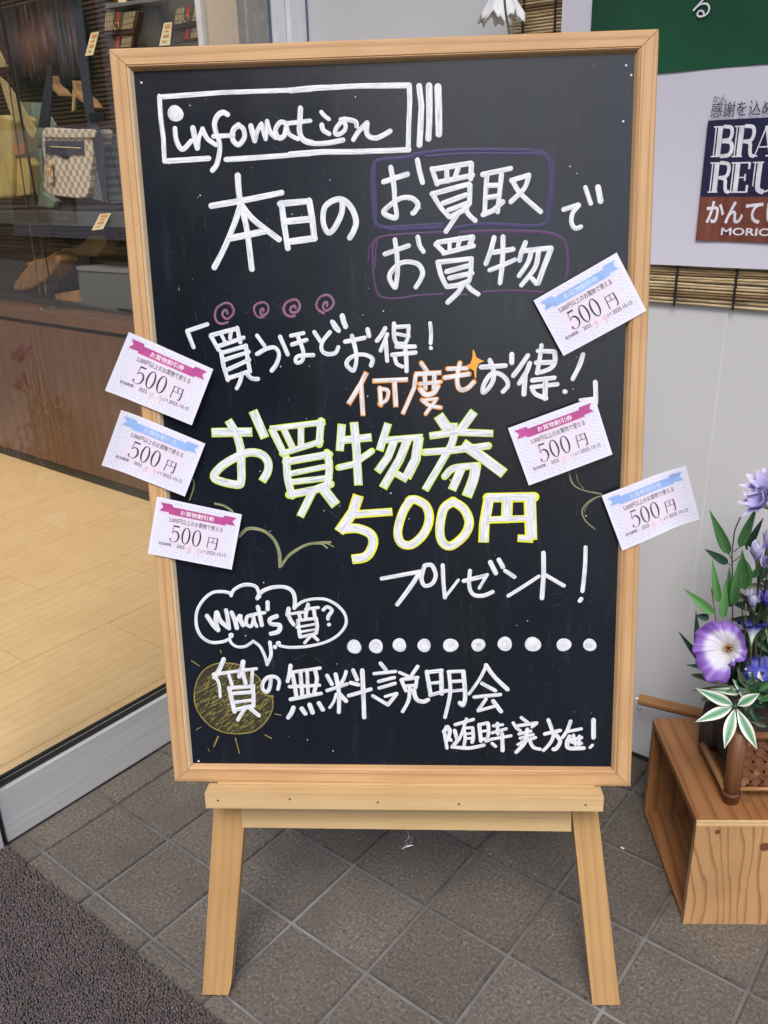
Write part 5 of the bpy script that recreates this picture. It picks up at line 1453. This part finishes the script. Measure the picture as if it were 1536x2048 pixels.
# purple morning glory
def bloom(t, c, axis, rad, depth, mat, waves=6, seed=0, shift=Vector((0, 0, 0)), el=1.0, roll=0):
    axis = Vector(axis).normalized(); u_ = -axis.cross(Vector((0, 0, 1))).normalized(); v_ = axis.cross(u_); n = 96; m_ = 18; b = MB(); vs = []; uv = []; rs_ = random.Random(seed); ph = [rs_.uniform(0, 6.28) for _ in range(6)]
    for i in range(m_+1):
        s = i/m_; r = rad*(.07+.93*s**.85); z = depth*(s**.42)
        for k in range(n):
            a = 2*math.pi*k/n; rim = s**3
            ruff = rim*(.085*math.sin(waves*a+ph[0])+.05*math.sin((waves*2-1)*a+ph[1])+.02*math.sin(23*a+ph[2]))
            sil = 1.0
            if el != 1:
                q_ = (math.degrees(a) % 360); T_ = el; sil = next(y0+(y1-y0)*(q_-x0)/(x1-x0) for (x0, y0), (x1, y1) in zip(T_, T_[1:]) if x0 <= q_ <= x1); sil = 1+(sil-1)*s
            rr = r*sil*(1+ruff*(.8 if el == 1 else .35)-.05*rim*math.cos(5*a+ph[3])**8); zz = z+rim*rad*(.15*math.sin(waves*a+ph[4])+.06*math.sin(17*a))-rim*rad*.16-.016*rad*math.cos(25*a)*s-.11*rad*s*abs(math.cos(2.5*a+ph[5]))**24
            vs.append(c+shift*s+u_*rr*math.cos(a)+v_*rr*math.sin(a)+axis*zz); uv.append((k/n, s))
    fs = [(i*n+k, i*n+(k+1) % n, (i+1)*n+(k+1) % n, (i+1)*n+k) for i in range(m_) for k in range(n)]
    b.add(vs, fs, uv); o = under(b.build('bloom', MAT[mat], smooth=True), t); sm = o.modifiers.new('thick', 'SOLIDIFY'); sm.thickness = .0005
    return o
toC = lambda p, dx=0, dz=0: (CAM-p).normalized()+Vector((dx, 0, dz))
M1 = thing('morning_glory', 'large purple morning glory bloom with a white throat facing the street', 'flower', 'artificial morning glories', loc=FP(1442, 1292, -.04))
cM = FP(1457, 1297, -.03); ax = toC(cM, -.1, .05).normalized(); bloom(M1, cM-ax*.012, ax, .0415, .026, 'bloom_purple', 5, 3, shift=FP(1438, 1303, -.03)-cM, el=[(0, .93), (25, 1.0), (50, 1.12), (90, 1.17), (140, 1.08), (180, .93), (215, .88), (240, 1.02), (262, 1.22), (278, 1.1), (292, 1.18), (305, .95), (318, .60), (328, .82), (340, .70), (352, .95), (360, .93)])
b = MB()
for k in range(6):
    a = k*1.05; q0 = cM-ax*.015; s1 = Vector((math.cos(a), 0, math.sin(a)))*.004; b.tube([q0, q0+ax*.018+s1*.7, q0+ax*.026+s1*1.3], .0008, 5, rs=[.0007, .0008, .0014])
under(b.build('stamen', MAT['stamen']), M1); stem(M1, [cM-ax*.02, cM-ax*.05+Vector((.01, .02, -.03)), FP(1480, 1440, .02)], .0016, 'stem_green')
M2 = thing('morning_glory', 'dark blue morning glory seen side on right of the purple bloom', 'flower', 'artificial morning glories', loc=FP(1503, 1285, -.01))
c2 = FP(1502, 1290, -.01); bloom(M2, c2, Vector((-.15, .35, 1)), .0235, .038, 'bloom_blue', 4, 8); stem(M2, [c2, c2+Vector((.002, .005, -.03)), FP(1500, 1420, .02)], .0014)
M3 = thing('morning_glory', 'deep blue bloom low at the right picture edge below the purple bloom', 'flower', 'artificial morning glories', loc=FP(1522, 1345, -.01))
c3 = FP(1524, 1348, -.01); bloom(M3, c3, toC(c3, .1, .3), .030, .014, 'bloom_deep', 5, 12); stem(M3, [c3, c3+Vector((0, .02, -.03)), FP(1515, 1430, .03)], .0014)
# lavender gentians
def gentian(c, up, rad, H, mat, n=6, lab='', openn=.5, seed=1):
    rad *= 1.3; H *= 1.25
    t = thing('gentian', lab, 'flower', 'lavender gentian flowers', loc=c); rs_ = random.Random(seed); up = Vector(up).normalized(); u_ = up.orthogonal().normalized(); v_ = up.cross(u_)
    for ring in range(2):
        for k in range(n):
            a = 2*math.pi*(k+.5*ring)/n+rs_.uniform(-.15, .15); d = u_*math.cos(a)+v_*math.sin(a); sp_ = openn*(1 if ring == 0 else .55); tip = c+up*H*rs_.uniform(.8, 1.1)*(1-.35*sp_)+d*rad*sp_*1.6; base = c+d*rad*.12
            b = MB(); vs = []; uv = []; ns = 7; mid = c+up*H*.45+d*rad*(.55+.3*sp_)
            for i in range(ns+1):
                s = i/ns; p = base*(1-s)**2+mid*2*s*(1-s)+tip*s*s; wd = rad*.42*math.sin(math.pi*min(.97, .10+.9*s))**.8; tg = d.cross(up)
                for e in (-1, 0, 1): vs.append(p+tg*wd*e-d*abs(e)*wd*.45); uv.append((k*.37+e*.05, s))
            b.add(vs, [(i*3+j, (i+1)*3+j, (i+1)*3+j+1, i*3+j+1) for i in range(ns) for j in range(2)], uv); under(b.build('petal', MAT[mat], smooth=True), t)
    b = MB(); b.tube([c-up*.012, c-up*.004, c+up*.006], .003, 8, rs=[.0012, .003, .0035]); under(b.build('calyx', MAT['stem_green'], smooth=True), t)
    stem(t, [c-up*.008, c-up*.04+Vector((0, .01, 0)), Vector((c.x+rs_.uniform(-.01, .01), c.y+.01, .33))], .0013, 'stem_dark'); return t
gentian(FP(1532, 985, .02), (-.2, -.35, .8), .016, .030, 'petal_lavender', 7, 'open lavender gentian highest at the right picture edge', 1.0, 1)
gentian(FP(1530, 1012, .0), (-.5, -.5, .5), .014, .030, 'petal_lavender', 6, 'pale lavender gentian opening just under the highest one', 1.1, 2)
gentian(FP(1514, 1122, -.01), (-.1, -.2, 1), .012, .030, 'petal_lavender', 5, 'lavender gentian bud cluster right of the tall green leaves', .5, 3)
gentian(FP(1536, 1100, .0), (0, -.2, 1), .012, .032, 'petal_lavender', 5, 'lavender bud cut by the right picture edge at mid height', .4, 4)
gentian(FP(1506, 1215, .0), (-.1, -.25, 1), .010, .026, 'petal_lavender', 6, 'closed lavender bud above the dark blue morning glory', .35, 5)
gentian(FP(1534, 1212, .01), (.1, -.3, 1), .012, .024, 'petal_violet', 6, 'violet blossom at the picture edge beside the closed bud', .8, 6)
gentian(FP(1536, 1130, -.015), (.1, -.5, .4), .011, .024, 'petal_lavender', 5, 'small lavender bud low beside the bud cluster at the edge', .5, 7)
# variegated leaf star and greenery
V = thing('variegated_sprig', 'five pointed green leaves with white edges hanging before the basket', 'sprig', loc=FP(1470, 1412, -.125)); F = lambda x, y, o=-.125: FP(x, y, o); c0 = (1470, 1412)
for tx, ty, wd, o_, bs_ in ((1392, 1377, .016, -.14, (1466, 1410)), (1391, 1444, .0155, -.15, (1465, 1414)), (1449, 1497, .016, -.155, (1469, 1418)), (1514, 1498, .016, -.155, (1474, 1418)), (1519, 1387, .015, -.135, (1475, 1411))):
    leaf(V, F(*bs_), F(tx, ty, o_), wd, 'leaf_variegated', .30, .06, peak=.6)
b = MB(); b.lathe([(0, .003), (.003, .002), (.004, 0), (.003, -.002)], F(*c0, -.128), 8); under(b.build('eye', MAT['leaf_dark'], smooth=True), V); stem(V, [F(*c0), F(1474, 1400, -.10), F(1495, 1405, .0)], .0015, 'leaf_dark')
V2 = thing('variegated_sprig', 'slim white edged leaves spreading behind the pointed leaf star', 'sprig', loc=FP(1470, 1380, -.02)); F = lambda x, y, o=-.02: FP(x, y, o)
for bx_, by_, tx, ty, wd in ((1470, 1378, 1382, 1381, .012), (1450, 1366, 1383, 1352, .009), (1480, 1385, 1420, 1378, .012), (1500, 1400, 1465, 1358, .016), (1470, 1372, 1400, 1398, .010), (1440, 1390, 1402, 1402, .010), (1505, 1405, 1520, 1440, .014), (1490, 1400, 1500, 1440, .014), (1480, 1405, 1470, 1460, .01)):
    leaf(V2, F(bx_, by_), F(tx, ty, random.uniform(-.05, 0)), wd, 'leaf_variegated' if random.random() < .45 else 'leaf_grey', .35, .06)
random.seed(9)
G = thing('greenery', 'dark green leafy filler behind the flowers at the right edge', 'foliage', loc=FP(1530, 1300, .03))
for k in range(230):
    x = random.uniform(1470, 1640); y = random.uniform(1150, 1465)
    if x < 1500 and y < 1300: x += 45
    o_ = random.uniform(.015, .09); p = FP(x, y, o_); an = random.uniform(0, 6.28); L = random.uniform(.025, .06)
    d = Vector((math.cos(an)*.8, random.uniform(-.4, .3), math.sin(an)*.9+.25)).normalized()
    leaf(G, p, p+d*L, random.uniform(.008, .016), random.choice(('leaf_dark', 'leaf_dark', 'leaf_dark', 'leaf_green', 'leaf_grey')), .3, random.uniform(-.08, .1), face=Vector((random.uniform(-.8, .8), -1, random.uniform(-.2, .8))), nseg=5)
for k in range(130):
    p = FP(random.uniform(1484, 1640), random.uniform(1375, 1455), random.uniform(-.11, -.02)); an = random.uniform(0, 6.28); L = random.uniform(.02, .04)
    d = Vector((math.cos(an), random.uniform(-.5, .2), abs(math.sin(an))*.8)).normalized()
    leaf(G, p, p+d*L, random.uniform(.007, .012), random.choice(('leaf_dark', 'leaf_dark', 'leaf_green', 'leaf_grey')), .3, random.uniform(-.05, .1), face=Vector((random.uniform(-.6, .6), -1, random.uniform(0, .8))), nseg=5)
for k in range(110):
    x = random.uniform(1482, 1620); y = random.uniform(1215, 1400); x += max(0, (1290-y)*.5)
    p = FP(x, y, random.uniform(.03, .07)); an = random.uniform(0, 6.28); L = random.uniform(.03, .055); d = Vector((math.cos(an), random.uniform(-.3, .3), math.sin(an))).normalized()
    leaf(G, p, p+d*L, random.uniform(.014, .022), 'leaf_dark', .3, random.uniform(-.05, .1), face=Vector((random.uniform(-.5, .5), -1, random.uniform(-.2, .5))), nseg=5)
for k in range(7):
    x = random.uniform(1485, 1560); stem(G, [FP(x, 1470, .03), FP(x+random.uniform(-8, 8), 1350, .01), FP(x+random.uniform(-16, 16), random.uniform(1180, 1300), random.uniform(-.01, .02))], .0011, random.choice(('stem_green', 'stem_dark', 'bud_green')))
BE = thing('berry_cluster', 'spray of tiny pale buds and berries right of the purple bloom', 'berries', loc=FP(1510, 1375, -.03))
for k in range(46):
    p = FP(1508+random.gauss(0, 14), 1372+random.gauss(0, 14), random.uniform(-.05, -.01)); r_ = random.uniform(.0013, .0026); b = MB(); b.lathe([(0, r_), (r_*.8, r_*.6), (r_, 0), (r_*.7, -r_*.8), (0, -r_)], p, 8)
    under(b.build('berry', MAT[random.choice(('berry_pale', 'bud_green', 'berry_pale', 'petal_violet'))], smooth=True), BE)
    if k % 2: stem(BE, [p, p.lerp(FP(1508, 1410, 0), .5)+Vector((0, .004, 0)), FP(1508, 1415, .0)], .0005, 'bud_green')
for x, y in ((1519, 1352), (1523, 1362), (1510, 1425)):
    leaf(BE, FP(x, y+14, -.05), FP(x-1, y-10, -.05), .007, 'petal_white', .6, .1, 'bud', peak=.6)

# ---------------------------------------------------------------- carpet
mt = thing('doormat', 'dark brown grey tufted doormat filling the lower left corner', 'doormat', loc=(0, -.9, 0))
b = MB(); b.box((.25, -.345-.6, .0022), (1.75, 1.2, .0044)); under(b.build('backing', MAT['carpet_base']), mt)
rng = np.random.default_rng(5); pit = .0029
xs = np.arange(-.622, .16, pit); ys = np.arange(-.80, -.343, pit); gx, gy = np.meshgrid(xs, ys); gx = gx.ravel()+rng.uniform(-.0011, .0011, gx.size); gy = gy.ravel()+rng.uniform(-.0011, .0011, gy.size)
gy += .0012*np.sin(gx*60)+.0008*np.sin(gx*173)
keep = (gy < -.345+rng.uniform(-.001, .0015, gx.size)); gx, gy = gx[keep], gy[keep]; N = gx.size
hh = .0105+rng.uniform(-.0025, .003, N)+.001*np.sin(gx*40)*np.sin(gy*31); lx = rng.uniform(-.0018, .0018, N); ly = rng.uniform(-.0018, .0018, N); r0 = pit*.50; ang = rng.uniform(0, 1.57, N)
ed = gy > -.352; ly[ed] += .0025; hh[ed] *= .85
V_ = np.zeros((N, 9, 3))
for k in range(4):
    a = ang+k*math.pi/2; ca, sa = np.cos(a), np.sin(a)
    V_[:, k] = np.stack([gx+r0*.8*ca, gy+r0*.8*sa, np.full(N, .004)], 1); V_[:, 4+k] = np.stack([gx+lx*.8+r0*1.25*ca, gy+ly*.8+r0*1.25*sa, hh*.8], 1)
V_[:, 8] = np.stack([gx+lx, gy+ly, hh], 1)
base_f = np.array([[k, (k+1) % 4, 4+(k+1) % 4, 4+k] for k in range(4)]); top_f = np.array([[4+k, 4+(k+1) % 4, 8] for k in range(4)])
quad = (base_f[None]+(np.arange(N)*9)[:, None, None]).reshape(-1, 4); tri = (top_f[None]+(np.arange(N)*9)[:, None, None]).reshape(-1, 3)
me = bpy.data.meshes.new('pile'); me.vertices.add(N*9); me.vertices.foreach_set('co', V_.ravel())
nl = quad.size+tri.size; me.loops.add(nl); me.loops.foreach_set('vertex_index', np.concatenate([quad.ravel(), tri.ravel()]).astype(np.int32))
me.polygons.add(len(quad)+len(tri)); st = np.concatenate([np.arange(len(quad))*4, len(quad)*4+np.arange(len(tri))*3]).astype(np.int32); me.polygons.foreach_set('loop_start', st)
me.polygons.foreach_set('use_smooth', [True]*(len(quad)+len(tri))); me.update(calc_edges=True); me.materials.append(MAT['carpet'])
o = bpy.data.objects.new('pile', me); link(o); under(o, mt); o['kind'] = 'stuff'
b = MB(); b.box((.66, -.347-.6, .006), (.95, 1.19, .009)); under(b.build('pile_beyond', MAT['carpet']), mt)
o = MB(); p = PZ(1245, 1696, .002); o.box(p, (.006, .003, .001)); o = o.build('paper_scrap', MAT['ink_white']); tag(o, 'tiny white scrap of paper on the tiles right of the easel', 'litter')

# ---------------------------------------------------------------- added shade canopy, and what the board and glass see behind the camera
can = thing('shade_canopy', 'flat pale canopy added out of view to shade the ground', 'canopy', loc=(0, 0, 2.75))
boxo('shade_slab', (0.95, .10, 2.83-2.75), (2.9, 1.1, .10), MAT['concrete'], can)  # unseen slab added overhead to hold sky light off the ground
plain('facade_dark', (.07, .07, .075), .8, scale=2)
nb = thing('street_building', 'grey concrete building across the street from the shop', 'building', loc=(0.2, -15, 0))
boxo('wall', (0, 0, 4.8), (14, 6, 9.6), MAT['facade_dark'], nb)
for i in range(5):
    for j in range(3): boxo('window', (-5+i*2.5, 3.0, 1.7+j*2.9), (1.3, .06, 1.4), MAT['shop_dark'], nb)
nb2 = thing('street_building', 'low grey building further along across the street', 'building', loc=(9, -22, 0))
boxo('wall', (0, 0, 2.0), (10, 6, 4.0), MAT['concrete'], nb2)
for i in range(4): boxo('window', (-3.3+i*2.2, 3.0, 1.7), (1.3, .06, 1.4), MAT['shop_dark'], nb2)
